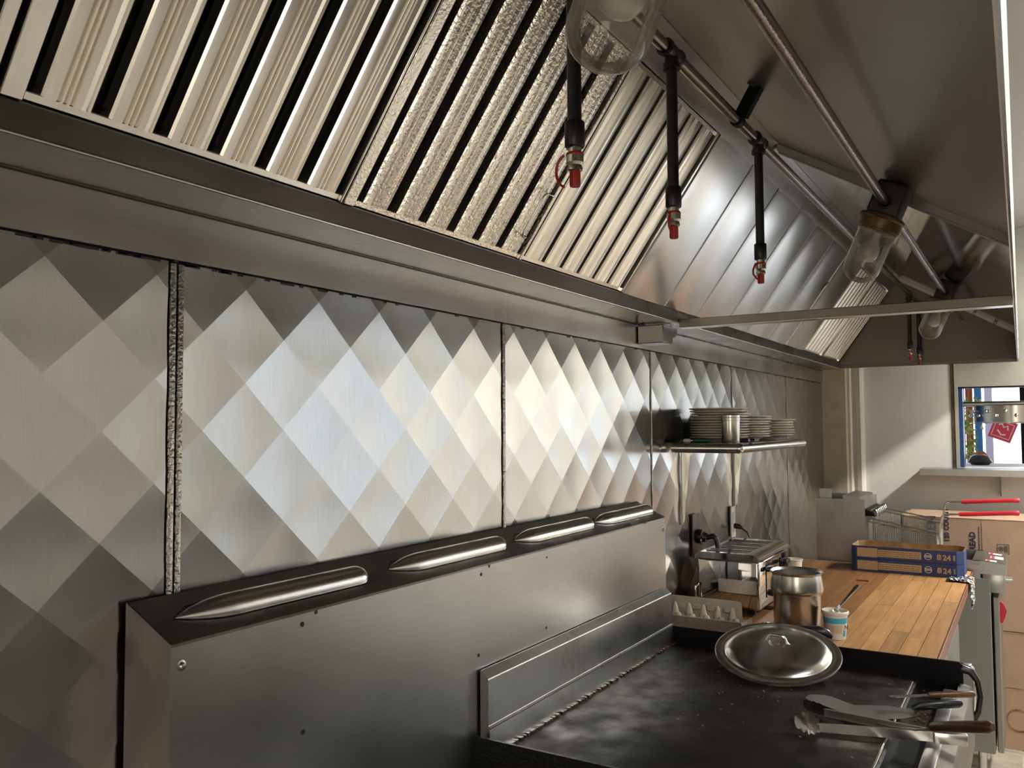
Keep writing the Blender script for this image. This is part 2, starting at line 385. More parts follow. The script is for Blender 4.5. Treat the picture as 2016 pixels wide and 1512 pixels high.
# hatch: galvanised frame, jamb, sill shelf
win = BM()
box(win, XR-.012, XR, OY0, -.755, 1.32, ZC, .001, 1); box(win, XR-.012, XR, -1.7, OY0, OZ1, ZC, .001, 1)
window = struct('window_1', win, 'galv', 'serving hatch with galvanised sheet surround')
j = BM(); box(j, XR, XR+.13, OY0-.022, OY0, OZ0, OZ1); obj('jamb', j, 'spruce_blue', window)
j = BM(); box(j, XR, XR+.13, -1.75, OY0, OZ1-.006, OZ1); obj('head_trim', j, 'black', window)
sh = thing('hatch_shelf', 'stainless shelf ledge under the serving hatch', 'shelf', (5.6, -1.0, 1.31))
s = BM(); prism(s, [(5.53, 1.332), (5.53, 1.295), (5.536, 1.295), (5.536, 1.326), (XR+.118, 1.326), (XR+.118, 1.332)], 1, -1.75, -.575)
obj('ledge', s, 'range', sh)
s = BM(); prism(s, [(5.54, 1.325), (5.74, 1.325), (5.74, 1.17), (5.735, 1.17)], 1, -.98, -.985); obj('bracket', s, 'range_side', sh)
s = BM(); box(s, 5.53, 5.75, -.578, -.575, 1.295, 1.331); obj('end_cap', s, 'range', sh)

# unseen window with panes and mullions, added for the steel to reflect
w2 = BM()
for x in (3.9, 4.68, 5.46): box(w2, x, x+.04, YF-.08, YF-.02, .95, 2.2)
for z in (.95, 2.16): box(w2, 3.9, 5.5, YF-.08, YF-.02, z, z+.04)
w2o = struct('added_window', w2, 'white_wall_lit', 'unseen glowing window added across the aisle')
M['glow_cool'] = emit('added_cool_glow', (.80, .90, 1.0), E_COOL)
for x in (3.94, 4.72):
    p = BM(); box(p, x, x+.74, YF-.07, YF-.06, .99, 2.16); obj('pane', p, 'glow_cool', w2o)
# unseen glowing doorway added on the left to light the metal
M['glow_warm'] = emit('added_warm_glow', (1.0, .89, .74), E_WARM)
d = BM()
for y in (-2.55, -1.0): box(d, XL, XL+.04, y-.06, y, FL, 2.1)
box(d, XL, XL+.04, -2.6, -1.0, 2.04, 2.1)
dr = struct('added_door', d, 'trim', 'unseen cream framed doorway with glowing pane, added at the left end')
p = BM(); box(p, XL+.005, XL+.01, -2.55, -1.06, .2, 2.04); obj('pane', p, 'glow_warm', dr)
# ceiling lamps added over the aisle, out of view, to light the metal
M['tube'] = emit('added_lamp_glow', (1.0, .97, .92), E_TUBE); M['tube_left'] = emit('added_lamp_glow_warm', (1.0, .92, .80), E_TUBE*1.6); M['tube_far'] = emit('added_lamp_glow_bright', (1.0, .97, .91), E_TUBE_FAR)
for i, (x, lab) in enumerate(((-1.2, 'unseen white ceiling lamp added over the left end of the aisle'), (1.6, 'unseen white ceiling lamp added over the middle of the aisle'), (4.75, 'unseen white ceiling lamp added over the aisle nearest the hatch wall'))):
    l = thing('added_ceiling_lamp', lab, 'lamp', (x, -2.1, ZC), group='added ceiling lamps over the aisle')
    b = BM(); box(b, x-.62, x+.62, -2.2, -2.0, ZC-.05, ZC); obj('housing', b, 'ceil', l)
    b = BM(); box(b, x-.6, x+.6, -2.18, -2.02, ZC-.062, ZC-.05); obj('diffuser', b, ('tube_left', 'tube', 'tube_far')[i], l)

# ================================================================== QUILTED PANELS
SEAM = [-2.99, -2.05, -1.09, -.13, .832, 1.800, 2.778, 3.727, 4.720, 5.655]
ZT, ZB = 1.860, .35
DW, DH, HQ, NQ = .173, .160, .0025, 9
def quilt(x0, x1, z0, z1, px, pz, flat_right=0):
    bm = BM(); cache = {}
    def vert(a, b):
        k = (round(a*NQ), round(b*NQ))
        if k not in cache:
            fa, fb = a % 1.0, b % 1.0
            pa, pb = 1-(2*fa-1)**2, 1-(2*fb-1)**2; h = HQ*(.34*(pa+pb)+.32*pa*pb)
            x, z = px+(a+b)*DW/2, pz+(a-b)*DH/2
            if flat_right: h *= min(1, max(0, (x1-flat_right-x)/.12+.5)) if x > x1-flat_right-.06 else 1
            cache[k] = bm.verts.new((x, -.0035-HQ+h, z))
        return cache[k]
    R = range(-44, 45)
    for i in R:
        for k in R:
            cx, cz = px+(i+k+1)*DW/2, pz+(i-k)*DH/2
            if cx < x0-DW or cx > x1+DW or cz < z0-DH or cz > z1+DH: continue
            for p in range(NQ):
                for q in range(NQ):
                    a, b = i+p/NQ, k+q/NQ; e = 1/NQ
                    bm.faces.new((vert(a, b), vert(a+e, b), vert(a+e, b+e), vert(a, b+e)))
    for co, no in (((x0, 0, 0), (-1, 0, 0)), ((x1, 0, 0), (1, 0, 0)), ((0, 0, z0), (0, 0, -1)), ((0, 0, z1), (0, 0, 1))):
        bmesh.ops.bisect_plane(bm, geom=bm.verts[:]+bm.edges[:]+bm.faces[:], plane_co=co, plane_no=no, clear_outer=True)
    return bm
for i in range(-3, 6):
    x0, x1 = SEAM[i+3]+(.004 if i != 1 else .02), SEAM[i+4]-.004
    px = 1.413+(0, 0, .012, -.02, .03, .0)[max(i, 0)]; pz = 1.755+(.0, 0, .008, -.01, .02, .01)[max(i, 0)]
    obj('quilted_panel', quilt(x0, x1, ZB, ZT, px, pz, .22 if i == 5 else 0), 'panel', wall_back, 1.2)
for i in range(-2, 6):
    x = SEAM[i+3]
    for (a, b) in (((-.001, .0095), (.013, .0235)) if i == 1 else ((.002, .0125),) if i in (2,) else ((.001, .007),)):
        b_ = BM(); box(b_, x+a, x+b, -.0085, -.001, ZB, ZT-.002, .002, 2); obj('seam_strip', b_, 'strip', wall_back, 40)
    b_ = BM(); lathe(b_, [(0, -.005), (.004, -.0045), (.0062, -.002), (.0065, .002), (0, .003)], (x+.008, -.006, ZT+.006), (0, -1, 0), 12)
    obj('caulk_blob', b_, 'caulk', wall_back, 60)
b_ = BM()
for k in range(70):
    x = random.uniform(.3, 5.5); r = random.uniform(.0015, .004)
    if k % 2: x = .6+abs(random.gauss(0, .5))
    box(b_, x-r*2.5, x+r*2.5, -.006, -.002, ZT-.0025-r*.4, ZT+.0005, .0008, 1)
tag(obj('caulk_line', b_, 'caulk', wall_back), 'black caulk crumbs along the top of the sheets', kind='stuff')

# ================================================================== RANGE HOOD
HX0, HX1 = -1.25, 5.5
A = math.radians(54.5)
CA, SA = math.cos(A), math.sin(A)
GY, GZ = -.145, 1.985                     # foot of the filter plane
def fp(s, h=0):                            # (y,z) on the filter plane, s up the slope, h out of the plane towards the aisle
    return (GY-CA*s-SA*h, GZ+SA*s-CA*h)
def ceilz(y): return 2.124+.6*(y+1.087)
CN = Vector((0, .6, -1)).normalized()     # down-facing normal of the sloping hood ceiling
def fy(x): return -1.135+.0079*x          # front panel line
hood = thing('range_hood', 'long stainless kitchen range hood with sloping ceiling over the cooking line', 'range hood', (2.6, -.55, 1.94))
b_ = BM(); box(b_, HX0, 5.66, -.010, -.001, ZT+.003, 1.975); obj('rear_flashing', b_, 'hood', hood)
b_ = BM(); sheet(b_, [(-.004, 1.944), (-.139, 1.942), (-.145, 1.946), (-.1455, 1.982), (-.142, 1.986), (-.118, 1.972), (-.118, 1.955)], 0, HX0, 5.6, -.0015)
obj('gutter', b_, 'gutter', hood, 30)
b_ = BM(); tube(b_, [(HX0, -.1445, 1.9437), (5.6, -.1445, 1.9437)], .0032, 10); obj('gutter_lip', b_, 'steel_bright', hood, 60)
b_ = BM(); box(b_, HX0, 5.66, -.0125, -.010, 1.9405, 1.9428); obj('gutter_joint', b_, 'caulk', hood)
RIDGE = fp(.605)
b_ = BM(); sheet(b_, [fp(.508, .004), fp(.52, .004), (RIDGE[0], RIDGE[1])], 0, HX0, HX1, .002); obj('filter_ledge', b_, 'hood', hood)
FX = 2.65
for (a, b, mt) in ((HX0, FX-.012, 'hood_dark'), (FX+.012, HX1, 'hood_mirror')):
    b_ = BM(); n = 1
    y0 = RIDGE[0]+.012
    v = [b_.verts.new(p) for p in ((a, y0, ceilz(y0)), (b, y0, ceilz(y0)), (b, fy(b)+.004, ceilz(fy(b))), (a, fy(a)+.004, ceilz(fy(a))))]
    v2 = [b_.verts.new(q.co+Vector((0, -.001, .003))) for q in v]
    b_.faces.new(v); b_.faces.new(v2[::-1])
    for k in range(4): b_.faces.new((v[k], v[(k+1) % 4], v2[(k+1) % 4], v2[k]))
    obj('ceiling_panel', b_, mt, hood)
b_ = BM()
y0, y1 = RIDGE[0]+.0, fy(FX)+.003
for (a, b, h) in ((FX-.016, FX-.004, .026), (FX+.001, FX+.016, .030)):
    prism(b_, [(y0, ceilz(y0)-.004), (y1, ceilz(y1)-.002), (y1, ceilz(y1)-h), (y0, ceilz(y0)-h)], 0, a, b)
obj('seam_flange', b_, 'hood_dark', hood)
b_ = BM(); box(b_, FX-.003, FX, y1, y0, 1.9, 2.0)  # dark joint line between the two flanges
b_.clear(); prism(b_, [(y0, ceilz(y0)-.004), (y1, ceilz(y1)-.002), (y1, ceilz(y1)-.022), (y0, ceilz(y0)-.022)], 0, FX-.004, FX+.001); obj('seam_gasket', b_, 'caulk', hood)
b_ = BM()   # front panel with rolled hem
pr_ = [(0, 1.944), (-.004, 1.940), (-.008, 1.944), (-.008, 2.40), (-.0065, 2.40), (-.0065, 1.946), (-.002, 1.946), (0, 1.96), (0, 2.12), (.002, 2.12), (.002, 1.944)]
for a in (HX0, HX1+.006):
    for (y, z) in pr_: b_.verts.new((a, fy(a)+y, z))
b_.verts.ensure_lookup_table(); n = len(pr_)
for k in range(n): b_.faces.new((b_.verts[k], b_.verts[(k+1) % n], b_.verts[n+(k+1) % n], b_.verts[n+k]))
b_.faces.new([b_.verts[k] for k in range(n)]); b_.faces.new([b_.verts[n+k] for k in range(n)][::-1])
obj('front_panel', b_, 'hood', hood)
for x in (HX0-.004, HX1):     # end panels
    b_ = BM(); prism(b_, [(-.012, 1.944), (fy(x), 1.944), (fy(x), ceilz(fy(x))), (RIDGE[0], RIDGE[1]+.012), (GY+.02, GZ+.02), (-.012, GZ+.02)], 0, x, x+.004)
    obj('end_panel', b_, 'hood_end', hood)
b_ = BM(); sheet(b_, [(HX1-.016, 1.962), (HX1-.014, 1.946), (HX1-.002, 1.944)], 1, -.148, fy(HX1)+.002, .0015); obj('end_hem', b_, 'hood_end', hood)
b_ = BM(); y0, y1 = RIDGE[0], fy(HX1)+.004
prism(b_, [(y0, ceilz(y0)-.001), (y1, ceilz(y1)-.001), (y1, ceilz(y1)-.022), (y0, ceilz(y0)-.022)], 0, HX1-.004, HX1-.001); obj('end_flange', b_, 'hood_dark', hood)
for y in (-.887, -.989, -1.087):
    b_ = BM(); lathe(b_, [(0, -.010), (.006, -.009), (.009, -.005), (.009, 0)], (HX1-.004, y, ceilz(y)-.012), (1, 0, 0), 8); obj('bolt', b_, 'hood_dark', hood, 40)
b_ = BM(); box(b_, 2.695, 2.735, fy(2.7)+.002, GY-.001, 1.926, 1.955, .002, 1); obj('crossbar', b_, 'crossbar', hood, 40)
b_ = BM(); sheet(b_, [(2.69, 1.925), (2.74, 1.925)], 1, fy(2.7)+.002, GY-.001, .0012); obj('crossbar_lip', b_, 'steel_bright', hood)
bb = BM(); box(bb, 2.655, 2.745, -.105, -.012, 1.876, 1.938, .003, 1); obj('bracket_box', bb, 'gutter', hood, 40)
bb = BM(); prism(bb, arc(2.76, 1.93, .03, 180, 360, 10)+[(2.80, 1.942), (2.73, 1.942)], 1, -.104, -.102); obj('bracket_tab', bb, 'gutter', hood)
b_ = BM(); lathe(b_, [(0, -.002), (.005, -.001), (.005, .002)], (2.745, -.085, 1.925), (-1, 0, 0), 10); obj('bracket_screw', b_, 'caulk', hood)
# dark plenum behind the filters
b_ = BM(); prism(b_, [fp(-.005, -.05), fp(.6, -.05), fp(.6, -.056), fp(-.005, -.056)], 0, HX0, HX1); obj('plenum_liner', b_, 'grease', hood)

# ---------------------------------------------------------------- filters (each lifts out)
FM = lambda x: frame_mat((x, GY, GZ), (1, 0, 0), (0, -CA, SA), (0, -SA, -CA))   # local x along the hood, y up the slope, z out of the plane
SL = .508
def baffle_mesh(w, greasy, ridges=3):
    g = .0042
    pts = [(-w/2, -.024), (-w/2, -.004), (-w/2+.003, 0), (-w*.27, .0)]
    x = -w*.24
    for k in range(ridges):
        pts += [(x, .0006), (x+g*.5, -.006), (x+g, -.006), (x+g*1.5, .0006)]; x += g*1.95
    pts += [(x, .001), (x+.006, .0028), (x+.013, .0016), (x+.017, -.001), (w/2-.008, -.002), (w/2-.004, .0), (w/2-.001, -.003), (w/2, -.010), (w/2, -.024)]
    bm = BM()
    top = [(p[0], p[1]) for p in pts]; bot = [(p[0]*.96, p[1]-.002) for p in pts][::-1]
    poly = top+bot; n = len(poly); L0, L1 = .012, SL-.012
    Aa = [bm.verts.new((p[0], L0, p[1])) for p in poly]; Bb = [bm.verts.new((p[0], L1, p[1])) for p in poly]
    for i in range(n): bm.faces.new((Aa[i], Aa[(i+1) % n], Bb[(i+1) % n], Bb[i]))
    return finish(bm, 'baffle', 'baffle_grease' if greasy else 'baffle', 20)
def filter_thing(x0, x1, label, nb, bw, greasy=False, left=.026, right=.026, handle=False, ridges=3):
    t = thing('baffle_filter', label, 'filter', mat=FM(x0), group='baffle grease filters in the hood')
    W = x1-x0
    for nm, (a, b, c, d) in (('side_rail', (.001, left-.008, .0, SL)), ('side_rail', (W-right+.008, W-.001, .0, SL)), ('end_rail', (.001, W-.001, 0, .012)), ('end_rail', (.001, W-.001, SL-.012, SL))):
        bm = BM(); box(bm, a, b, c, d, -.030, .002 if nm == 'side_rail' else -.006, .0015, 1); obj(nm, bm, 'baffle_grease' if greasy else 'baffle', t, 40, world=False)
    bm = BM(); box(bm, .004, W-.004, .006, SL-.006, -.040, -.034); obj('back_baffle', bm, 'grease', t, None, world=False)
    me = baffle_mesh(bw, greasy, ridges); pitch = (W-left-right)/nb
    for k in range(nb): inst('baffle', me, t, (left+pitch*(k+.5), 0, 0))
    if handle:
        bm = BM(); hx0, hx1, y0, y1 = W-.065, W-.012, .055, .165; r = .014
        pts = [(hx1, y0, -.002)]+[(p[0], p[1], .018) for p in arc(hx0+r, y0+r, r, 270, 180, 4)]+[(p[0], p[1], .018) for p in arc(hx0+r, y1-r, r, 180, 90, 4)]+[(hx1-.01, y1, .016), (hx1, y1-.006, -.002)]
        tube(bm, pts, .0021, 8); obj('handle', bm, 'chrome', t, 60, world=False)
    return t
filter_thing(-.67, -.09, 'added unseen baffle filter beyond the left edge of the photograph', 6, .066)  # extra filter out of view, added for the metal to reflect
filter_thing(-.085, .492, 'greasy baffle filter cut off by the left end of the photograph', 6, .070)
filter_thing(.498, 1.060, 'baffle filter with pale dry ribs, left of the grease-dotted one', 6, .0650, left=.036, right=.004, ridges=3)
filter_thing(1.066, 1.652, 'grease-dotted baffle filter with a wire loop handle at its corner', 6, .0640, True, left=.036, right=.0, handle=True, ridges=2)
filter_thing(1.660, 2.235, 'bright baffle filter next to the smooth blank panels', 6, .0735, left=.008, right=.020, ridges=3)
filter_thing(4.522, 4.968, 'far baffle filter bordering the last smooth blank panel', 6, .066, left=.006, right=.018)
filter_thing(4.985, 5.470, 'last baffle filter against the far end of the hood', 6, .069, left=.02, right=.02)
BX = [2.240, 2.560, 2.865, 3.186, 3.476, 3.816, 4.147, 4.518]
names = ['first smooth blank panel beside the bright baffle filter, greasy at its foot', 'second smooth blank panel counting from the near baffle filters', 'third smooth blank panel counting from the near baffle filters', 'middle smooth blank panel of the seven in the hood', 'fifth smooth blank panel counting from the near baffle filters', 'smooth blank panel with a slit, next but one to the far filters', 'smooth blank panel touching the far pair of baffle filters']
for k in range(7):
    t = thing('blank_panel', names[k], 'panel', mat=FM(BX[k]), group='smooth blank panels in the hood')
    W = BX[k+1]-BX[k]; bm = BM(); nx = 14
    # folded sheet: raised lap at one side, very slightly bowed
    P = [(.0, -.012), (.0, .0)]+[(.004+(W-.008)*i/nx, .0015+.0045*math.sin(PI*i/nx)+(.002 if i == 0 else 0)) for i in range(nx+1)]+[(W-.002, -.001), (W-.002, -.012)]
    poly = P+[(p[0], p[1]-.0016) for p in P][::-1]
    Aa = [bm.verts.new((p[0], .0, p[1])) for p in poly]; Bb = [bm.verts.new((p[0], SL+.01, p[1])) for p in poly]; n = len(poly)
    for i in range(n): bm.faces.new((Aa[i], Aa[(i+1) % n], Bb[(i+1) % n], Bb[i]))
    obj('sheet', bm, 'blank', t, 30, world=False)
    bm = BM(); box(bm, W-.0022, W-.0006, 0, SL+.01, -.012, .0012); obj('lap_joint', bm, 'range_side', t, None, world=False)
    if k == 5:
        bm = BM(); prism(bm, [(W-.06, .30), (W-.035, .315), (W-.003, .345), (W-.004, .352), (W-.04, .322), (W-.062, .304)], 2, .0022, .0052); obj('slit', bm, 'caulk', t, None, world=False)

# ---------------------------------------------------------------- fire-suppression pipe
def mp(x): return Vector((x, -.548-.0115*(x-1), 2.347-.009*(x-1)))
sup = thing('suppression_pipe', 'dark chromed pipe with hanging spray nozzles in red caps under the hood', 'pipe', mp(2.0))
DR = [1.155, 1.570, 2.175, 5.05, 5.47]
b_ = BM(); tube(b_, [mp(-.3), mp(5.47)], .0125, 16); obj('manifold', b_, 'pipe', sup, 60)
for k, x in enumerate(DR):
    p = mp(x); tip = 1.972-.004*k if k < 3 else 1.945
    b_ = BM(); tube(b_, [p-Vector((.034, 0, 0)), p-Vector((.027, 0, 0)), p-Vector((.026, 0, 0)), p+Vector((.026, 0, 0)), p+Vector((.027, 0, 0)), p+Vector((.034, 0, 0))], [.0185, .0185, .0165, .0165, .0185, .0185], 16)
    tube(b_, [p, p-Vector((0, 0, .022)), p-Vector((0, 0, .023)), p-Vector((0, 0, .034))], [.0145, .0145, .0175, .0175], 16)
    obj('tee', b_, 'pipe_black', sup, 50)
    zt = tip+.075; z0 = p.z-.03
    b_ = BM(); tube(b_, [(p.x, p.y, z0), (p.x, p.y, zt)], .0112, 14); obj('drop_pipe', b_, 'pipe_black', sup, 60)
    b_ = BM(); tube(b_, [(p.x, p.y, zt+.028), (p.x, p.y, zt+.026), (p.x, p.y, zt-.012), (p.x, p.y, zt-.014)], [.014, .0158, .0158, .014], 14); obj('coupling', b_, 'pipe_black', sup, 50)
    b_ = BM(); lathe(b_, [(0, 0), (.0105, 0), (.0105, -.012), (.0135, -.014), (.0138, -.026), (.0105, -.030), (.012, -.034), (.012, -.038), (.0075, -.041), (0, -.041)], (p.x, p.y, zt-.012), (0, 0, 1), 14)
    nz = obj('nozzle', b_, 'nozzle', sup, 40)
    b_ = BM(); lathe(b_, [(0, -.036), (.0085, -.036), (.0088, -.060), (.008, -.063), (0, -.063)], (p.x, p.y, zt-.012), (0, 0, 1), 14)
    lathe(b_, [(.0128, -.016), (.0142, -.014), (.0142, -.012), (.0128, -.010)], (p.x, p.y, zt-.012), (0, 0, 1), 14, True)
    if k == 0:   # strap hanging out as a loop
        cx, cz = -.004, -.037
        pts = [(p.x-.004+.0, p.y+.012+.019*math.sin(a), zt-.012+cz+.026*math.cos(a)) for a in [math.radians(15+150*i/10) for i in range(11)]]
    else:
        sy = .0150 if k == 2 else .004
        pts = [(p.x-.013, p.y+sy*.6, zt-.024), (p.x-.0165, p.y+sy, zt-.040), (p.x-.0165, p.y+sy, zt-.052), (p.x-.010, p.y+sy*.6, zt-.062), (p.x-.006, p.y, zt-.070)]
    tube(b_, pts, .0026 if k else .0022, 6)
    obj('cap', b_, 'red_rubber', nz, 50)
# hanger clamp on the sloping ceiling
p = mp(2.0)
b_ = BM(); tube(b_, [p+Vector((-.011, 0, 0)), p+Vector((.011, 0, 0))], .0165, 16)
up = -CN; q = p+up*.075
side = Vector((1, 0, 0)); w_ = Vector((0, up.z, -up.y))
vs = []
bx = Matrix.Translation(p+up*.055+w_*-.004) @ frame_mat((0, 0, 0), side, w_, up) @ Matrix.Diagonal((.022, .030, .085, 1))
bmesh.ops.create_cube(b_, size=1, matrix=bx); hc = obj('hanger_clamp', b_, 'black', sup)
b_ = BM()
e = p+up*.085
tube(b_, [e-side*.03, e+side*.035], .0035, 8)
for s_ in (-.026, .030):
    bmesh.ops.create_cube(b_, size=1, matrix=Matrix.Translation(e+side*s_) @ frame_mat((0, 0, 0), side, w_, up) @ Matrix.Diagonal((.006, .020, .009, 1)))
tube(b_, [e+side*.030-up*.02-w_*.01, e+side*.030+up*.018+w_*.008], .003, 6)
obj('clamp_bolt', b_, 'cast', hc)
# thin joint pipe beside the seam flange
# ---------------------------------------------------------------- light conduit and jar lights
KY, KZ = -.822, 2.207
con = thing('light_conduit', 'greasy metal conduit running along the hood ceiling between the jar lights', 'conduit', (2.5, KY, KZ))
LX = [.85, 2.53, 4.42]
LN = Vector((0, .40, -.9165)).normalized()   # the jars hang a little steeper than the ceiling's normal
for (a, b) in ((HX0+.01, LX[0]-.045), (LX[0]+.045, LX[1]-.045), (LX[1]+.05, LX[2]-.045), (LX[2]+.05, 5.495)):
    b_ = BM(); tube(b_, [(a, KY, KZ), (b, KY, KZ)], .0125, 14); obj('conduit_run', b_, 'conduit', con, 60)
labs = ['jar light nearest the camera, cut off by the top edge', 'jar light with a clear glass globe and bulb in the middle of the hood', 'far jar light, half hidden by the stainless crossbar']
for i, x in enumerate(LX):
    o = Vector((x, KY, KZ)); t = thing('jar_light', labs[i], 'light', o-CN*.05, group='jar lights in the hood')
    b_ = BM()
    m4 = frame_mat(o, (1, 0, 0), Vector((0, LN.z, -LN.y)), LN)
    k_ = BM(); box(k_, -.045, .045, -.043, .043, -.062, .034, .010, 3); k_.transform(m4); merge(b_, k_)
    for s_ in (-1, 1): lathe(b_, [(.0165, 0), (.0185, .002), (.0185, .012), (.0165, .014)], o+Vector((s_*.043, 0, 0)), (s_, 0, 0), 14)
    obj('junction_box', b_, 'cast', t, 40)
    b_ = BM(); lathe(b_, [(.0, .030), (.052, .030), (.061, .033), (.062, .040), (.057, .044), (.057, .070), (.0535, .072), (.0535, .076), (.051, .077), (.0, .074)], o, LN, 32); obj('collar', b_, 'collar', t, 40)
    R_, h0, h1 = .050, .072, .224
    prof = [(R_, h0), (R_+.001, h0+.006), (R_, h0+.012)]+[(R_*1.0, h0+.03), (R_, h1-.046)]+[(R_*math.cos(a), h1-.046+.046*math.sin(a)) for a in [math.radians(90*q/8) for q in range(1, 9)]]
    prof[-1] = (0, h1)
    inn = [(max(0, r-.003), h-.003 if r < R_*.9 else h) for r, h in prof][::-1]; inn[0] = (0, h1-.003)
    b_ = BM(); lathe(b_, prof, o, LN, 36); obj('globe', b_, 'glass', t, 50)
    bp = [(0, .078), (.013, .079), (.013, .090), (.016, .100), (.026, .118), (.0285, .132), (.027, .146), (.020, .157), (.010, .162), (0, .1635)]
    b_ = BM(); lathe(b_, bp, o, LN, 24); obj('bulb', b_, 'bulb', t, 60)

# ================================================================== RANGE WITH TALL BACKGUARD
RX0, RX1 = .762, 2.618
YB, YFr = -.015, -.116
rng = thing('range', 'stainless range with a tall backguard carrying four long vent humps', 'range', (1.1, -.5, FL))
b_ = BM(); prism(b_, [(YB, .70), (YB, 1.345), (YB-.003, 1.3465), (YFr+.002, 1.2985), (YFr, 1.2955), (YFr, .70)], 0, RX0, RX1); bg = obj('backguard', b_, 'range', rng, 20)
b_ = BM(); prism(b_, [(YB+.001, .70), (YB+.001, 1.346), (YFr-.001, 1.298), (YFr-.001, .70)], 0, RX0-.003, RX0-.0005); obj('end_cover', b_, 'range_side', bg)
b_ = BM(); prism(b_, [(YB-.001, 1.3462), (YFr-.001, 1.2982), (YFr-.003, 1.2945), (YFr-.0005, 1.2945), (YFr, 1.2972), (YB-.001, 1.3452)], 0, RX0-.002, RX1+.002); top = obj('top_cover', b_, 'range_top', bg)
# embossed vent humps: tapered nose on the near end, round far end
tdir = Vector((0, YFr-YB, 1.2975-1.3455)).normalized(); tn = Vector((0, tdir.z, -tdir.y)); tn = tn if tn.z > 0 else -tn
def hump(x0, x1):
    bm = BM(); nx, na = 40, 12; rows = []
    L_ = x1-x0; c = Vector((0, (YB+YFr)/2-.004, (1.3455+1.2975)/2))+tn*.001
    for i in range(nx+1):
        x = x0+L_*i/nx; u_ = (x-x0)
        hw, hh = .024, .019
        if u_ < .10: k_ = math.sin(u_/.10*PI/2)**.8; hw *= max(k_, .04); hh *= max(k_, .03)
        if x1-x < .028: k_ = math.sqrt(max(0, 1-(1-(x1-x)/.028)**2)); hw *= max(k_, .35); hh *= max(k_, .03)
        rows.append([bm.verts.new(Vector((x, 0, 0))+c-tdir*(hw*math.cos(PI*j/na))*-1+tn*(hh*math.sin(PI*j/na)**1.15)) for j in range(na+1)])
    for i in range(nx):
        for j in range(na): bm.faces.new((rows[i][j], rows[i+1][j], rows[i+1][j+1], rows[i][j+1]))
    return bm
for (a, b) in ((.800, 1.213), (1.280, 1.698), (1.750, 2.165), (2.190, 2.600)):
    h_ = obj('vent_hump', hump(a, b), 'range_top', top, 70); h_.data.materials[0] = M['steel_bright']
    b_ = BM(); c_ = Vector((0, (YB+YFr)/2-.004, (1.3455+1.2975)/2))+tn*.0006
    tube(b_, [Vector((a-.002, 0, 0))+c_, Vector((a+.03, 0, 0))+c_-tdir*.021, Vector((a+.09, 0, 0))+c_-tdir*.026, Vector((b-.03, 0, 0))+c_-tdir*.0255], .0011, 6); obj('vent_slot', b_, 'caulk', top)
for (x, z, r) in ((1.008, 1.277, .0034), (1.536, 1.278, .003), (1.039, 1.291, .003), (1.568, 1.291, .0028), (1.525, 1.107, .003), (1.827, 1.275, .002), (1.822, 1.105, .003), (1.011, 1.103, .004)):
    b_ = BM(); lathe(b_, [(0, .0009), (r, .0009), (r*1.25, 0)], (x, YFr-.0005, z), (0, -1, 0), 12); obj('screw_hole', b_, 'caulk', bg)
for (x, z) in ((.777, 1.266), (2.596, 1.262)):
    b_ = BM(); lathe(b_, [(0, .006), (.003, .0055), (.005, .003), (.0055, .0015), (.008, .001), (.008, 0)], (x, YFr, z), (0, -1, 0), 14); obj('screw', b_, 'nozzle', bg, 40)
b_ = BM(); box(b_, RX0, 1.485, -.955, YFr-.001, 0, .845, .006, 2); obj('body', b_, 'range', rng, 30)
b_ = BM(); box(b_, RX0+.02, 1.465, -.93, -.15, .845, .860, .004, 1); obj('hot_top', b_, 'grease', rng, 30)
b_ = BM(); box(b_, RX0+.04, 1.445, -.975, -.955, .12, .62, .006, 2); dd = obj('oven_door', b_, 'range_side', rng, 30)
b_ = BM(); tube(b_, [(.85, -.974, .57), (.85, -1.01, .57), (1.40, -1.01, .57), (1.40, -.974, .57)], .009, 10); obj('handle', b_, 'chrome', dd, 50)
for x in (.80, 1.44):
    for y in (-.90, -.18):
        b_ = BM(); tube(b_, [(x, y, FL), (x, y, 0)], .022, 12); obj('leg', b_, 'range_side', rng, 50)
for k in range(4):
    b_ = BM(); lathe(b_, [(0, .03), (.018, .028), (.02, 0)], (.86+.17*k, -.955, .74), (0, -1, 0), 14); obj('knob', b_, 'plastic_black', rng, 40)

# ================================================================== GRIDDLE
GX0, GX1, GT = 1.505, 2.615, .90
gr = thing('griddle', 'big blackened flat-top griddle with dark splash walls and a front grease trough', 'griddle', (2.05, -.55, FL))
b_ = BM(); box(b_, GX0, GX1, -.960, -.130, .50, GT-.045, .004, 1); obj('body', b_, 'range', gr)
b_ = BM(); box(b_, GX0+.004, GX1-.006, -.852, -.146, GT-.045, GT, .003, 2); obj('cooking_plate', b_, 'griddle', gr, 30)
b_ = BM(); prism(b_, [(-.852, GT-.002), (-.858, GT-.004), (-.862, GT-.028), (-.920, GT-.032), (-.926, GT-.003), (-.926, GT-.045), (-.852, GT-.045)], 0, GX0+.004, GX1-.006); obj('grease_trough', b_, 'grease', gr)
b_ = BM(); box(b_, GX0+.004, GX1-.08, -.8515, -.8465, GT-.001, GT+.003, .001, 1); obj('plate_edge', b_, 'utensil', gr)
b_ = BM(); box(b_, GX0, GX1-.10, -.957, -.926, GT-.045, GT+.002, .003, 2); obj('front_rail', b_, 'fryer', gr, 30)
b_ = BM(); prism(b_, [(-.957, GT-.002), (-.985, GT-.010), (-.990, GT-.02), (-.990, .74), (-.957, .74)], 0, GX0, GX1-.005); obj('front_apron', b_, 'hood_end', gr, 30)
